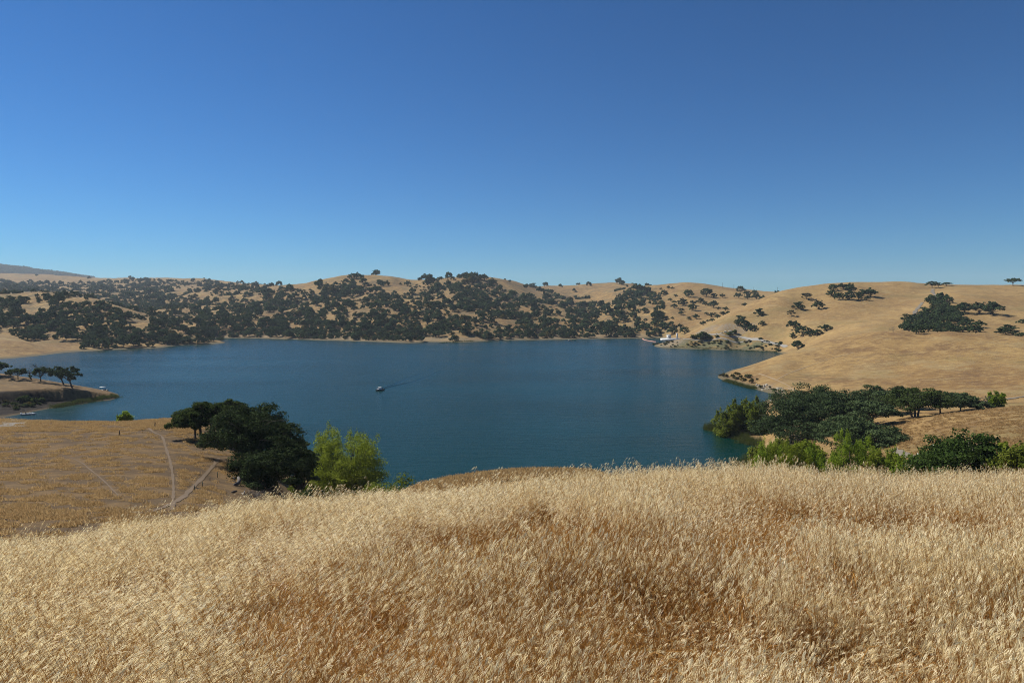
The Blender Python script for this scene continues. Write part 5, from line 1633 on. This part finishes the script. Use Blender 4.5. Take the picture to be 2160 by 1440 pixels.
NP = 0
pp, rr_, ss, kk = [], [], [], []
def oats(n, Y0, Y1, side):
    Y = np.sqrt(R.uniform(Y0 ** 2, Y1 ** 2, n)); x = R.uniform(-1, 1, n) * (0.82 * Y + side)
    z = ground(x, Y)
    hn = fbm(x / 1.1, Y / 1.1, 3, 81); hn2 = fbm(x / 0.35, Y / 0.35, 2, 83)
    dip = np.zeros(n)
    wob = 1 + 0.5 * fbm(x / 0.3, Y / 0.3, 2, 88)
    for (hx, hy, rx, ry, k_) in HOLLOWS:
        q = np.sqrt(((x - hx) / rx) ** 2 + ((Y - hy) / ry) ** 2) * wob
        dip = np.maximum(dip, k_ * (1 - sstep(0.55, 1.1, q)))
    dip = np.maximum(dip, sstep(0.13, 0.24, -hn) * 0.55 * (Y < 11))
    rnd = R.random(n); r2 = R.random(n); r3 = R.random(n)
    an_ = fbm(x / 1.6 + 7, Y / 2.6, 3, 93)
    amber = np.clip(0.16 + 0.80 * sstep(0.0, 0.085, an_), 0, 0.95) * (1 - 0.85 * sstep(6, 9.5, Y))
    right = sstep(-0.15, 0.25, x / Y + 0.12 * hn)
    for i in range(n):
        d = dip[i]
        if d > 0.45 and r3[i] < 0.22: continue
        sc_ = (1.0 + 0.8 * hn[i] + 0.3 * hn2[i]) * (0.9 + 0.2 * r3[i])
        if rnd[i] < d * 0.80:
            k_ = 20 + int(r2[i] * 5) if r3[i] > 0.3 else 25 + int(r2[i] * 5)
            az_ = r2[i] * 6.283 * 3
        else:
            k_ = int(r2[i] * 10) + (10 if r3[i] < right[i] else 0)
            az_ = (R.random() - 0.5) * 0.8 + 0.15 + 0.5 * hn[i]
            sc_ *= (1 - 0.42 * d)
            if rnd[i] > 1 - amber[i]: k_ = 30 + int(r2[i] * 8)
        pp.append((x[i], Y[i], z[i])); rr_.append((0, 0, az_)); ss.append((1, 1, max(0.5, sc_))); kk.append(k_)
oats(4300, 0.75, 5.0, 1.2)
oats(9500, 5.0, 13.5, 1.2)
oats(5500, 13.5, 19.5, 1.0)
# a few tall heads standing over the crest
for _ in range(95):
    u = R.choice([R.uniform(300, 830), R.uniform(1250, 1560), R.uniform(0, 2160)]); Y = R.uniform(7.5, 13.0); x = (u - 1080) / F * Y
    pp.append((x, Y, zat(x, Y))); rr_.append((0, 0, (R.random() - 0.5) * 0.9)); s_ = R.uniform(1.15, 1.5); ss.append((1, 1, s_)); kk.append(R.integers(10))
# undergrowth of stems and litter
def under(n, Y0, Y1, side):
    Y = np.sqrt(R.uniform(Y0 ** 2, Y1 ** 2, n)); x = R.uniform(-1, 1, n) * (0.82 * Y + side); z = ground(x, Y)
    for i in range(n):
        pp.append((x[i], Y[i], z[i])); rr_.append((0, 0, R.random() * 6.283)); ss.append((1, 1, R.uniform(0.6, 1.1))); kk.append(20 + R.integers(10))
under(3500, 0.75, 6.0, 1.2)
under(3000, 6.0, 13.0, 1.2)
instancer('wild_oat_grass', pp, rr_, ss, kk, osrc, 'tall dry wild oats with pale drooping husks covering the hilltop')
print('oat clumps', len(pp))

# ------------------------------------------------------------------ labels that say which one
ORD = ['leftmost'] + [w + ' from left' for w in 'second third fourth fifth sixth seventh eighth ninth tenth'.split()]


def place_labels(items, zones, noun):
    """items: (object, u, v). zones: (u limit, text). Every object gets its place within a small named part of its group"""
    lo_ = -1e9
    for lim, text in zones:
        part = sorted([t for t in items if lo_ <= t[1] < lim], key=lambda t: t[2])
        lo_ = lim
        nrow = max(1, math.ceil(len(part) / 8))
        rows = [part[i * len(part) // nrow:(i + 1) * len(part) // nrow] for i in range(nrow)]
        rn = {1: [''], 2: ['upper row, ', 'lower row, '], 3: ['top row, ', 'middle row, ', 'bottom row, ']}.get(nrow) or ['row %s from top, ' % w for w in 'one two three four five six seven eight nine ten'.split()][:nrow]
        for r_, pre in zip(rows, rn):
            for i, (o, u, v) in enumerate(sorted(r_, key=lambda t: t[1])):
                o['label'] = '%s %s, %s%s' % (noun, text, pre, ORD[min(i, 9)])


def seen_at(o):
    p = o.location
    return (o, 1080 + F * p.x / p.y, HZ + F * (H - p.z) / p.y)


def members(g): return [seen_at(o) for o in COL.objects if o.get('group') == g]


place_labels(members('oaks of the triangular wood'), [(9999, 'in the triangular wood')], 'dark oak')
place_labels(members('oaks above the dam road'), [(1405, 'by the shore left of the white building'), (1470, 'on the dry slope above the white building'), (1530, 'on the dry slope above the upper road'), (9999, 'near the low saddle of the ridge')], 'oak')
place_labels(members('scrub on the dam point'), [(1430, 'below the white building'), (1490, 'on the dam point, left part'), (1540, 'on the dam point, middle part'), (1590, 'on the dam point, right part'), (9999, 'below the road junction')], 'scrub')
place_labels(members('oaks on the low left hill'), [(110, 'on the low hill above the bare slope'), (220, 'on the middle of the low left hill'), (330, 'on the right flank of the low hill'), (9999, 'on the low point ending in the lake')], 'dark oak')
place_labels(members('oaks along the far shore'), [(640, 'on the far shore right of the point'), (800, 'on the far shore left of the pale beach'), (960, 'on the far shore behind the cabin boat'), (1100, 'on the far shore by the pale beach'), (1240, 'on the far shore near the tiny boat'), (9999, 'on the far shore towards the dam')], 'dark oak')
place_labels(members('oaks on the middle hill'), [(640, 'on the left slope of the middle hill'), (900, 'on the slope under the first summit'), (1100, 'on the slope under the wooded summit'), (9999, 'on the right slope of the middle hill')], 'dark oak')
place_labels(members('scrub on the nose above the cove'), [(9999, 'on the eroded nose above the cove')], 'grey green bush')
place_labels(members('pale rocks by the cove'), [(1560, 'at the tip of the nose'), (1610, 'left of the main cove outcrop'), (1632, 'in the main cove outcrop'), (9999, 'right of the main cove outcrop')], 'pale rock')
place_labels(members('rocks above the dam road'), [(9999, 'in the cutting above the upper dam road')], 'grey rock')
place_labels(members('scrub between the dam roads'), [(9999, 'between the two dam roads')], 'bushy scrub')
place_labels(members('utility poles on the far ridge'), [(9999, 'on the far ridge above the dam')], 'thin utility pole')
place_labels(members('bushes on the spit bank'), [(9999, 'on the eroded bank of the spit')], 'dark bush')

# ------------------------------------------------------------------ air
hz_m, nt = nodes_of('air'); k = N(nt)
pv = k('ShaderNodeVolumePrincipled'); pv.inputs['Color'].default_value = (0.80, 0.90, 1.0, 1); pv.inputs['Density'].default_value = 0.000065
pv.inputs['Anisotropy'].default_value = 0.1
k.link(pv.outputs[0], k('ShaderNodeOutputMaterial').inputs[1])
USE_HAZE = True
if USE_HAZE:
    m = MB(); zt = float(ZZ.max()) + 16; zb = float(ZZ.min()) - 2
    m.box((0, 4400, (zt + zb) / 2), (30000, 9400, zt - zb))
    tag(m.build('haze', hz_m), 'thin blue air over the valley', kind='stuff')
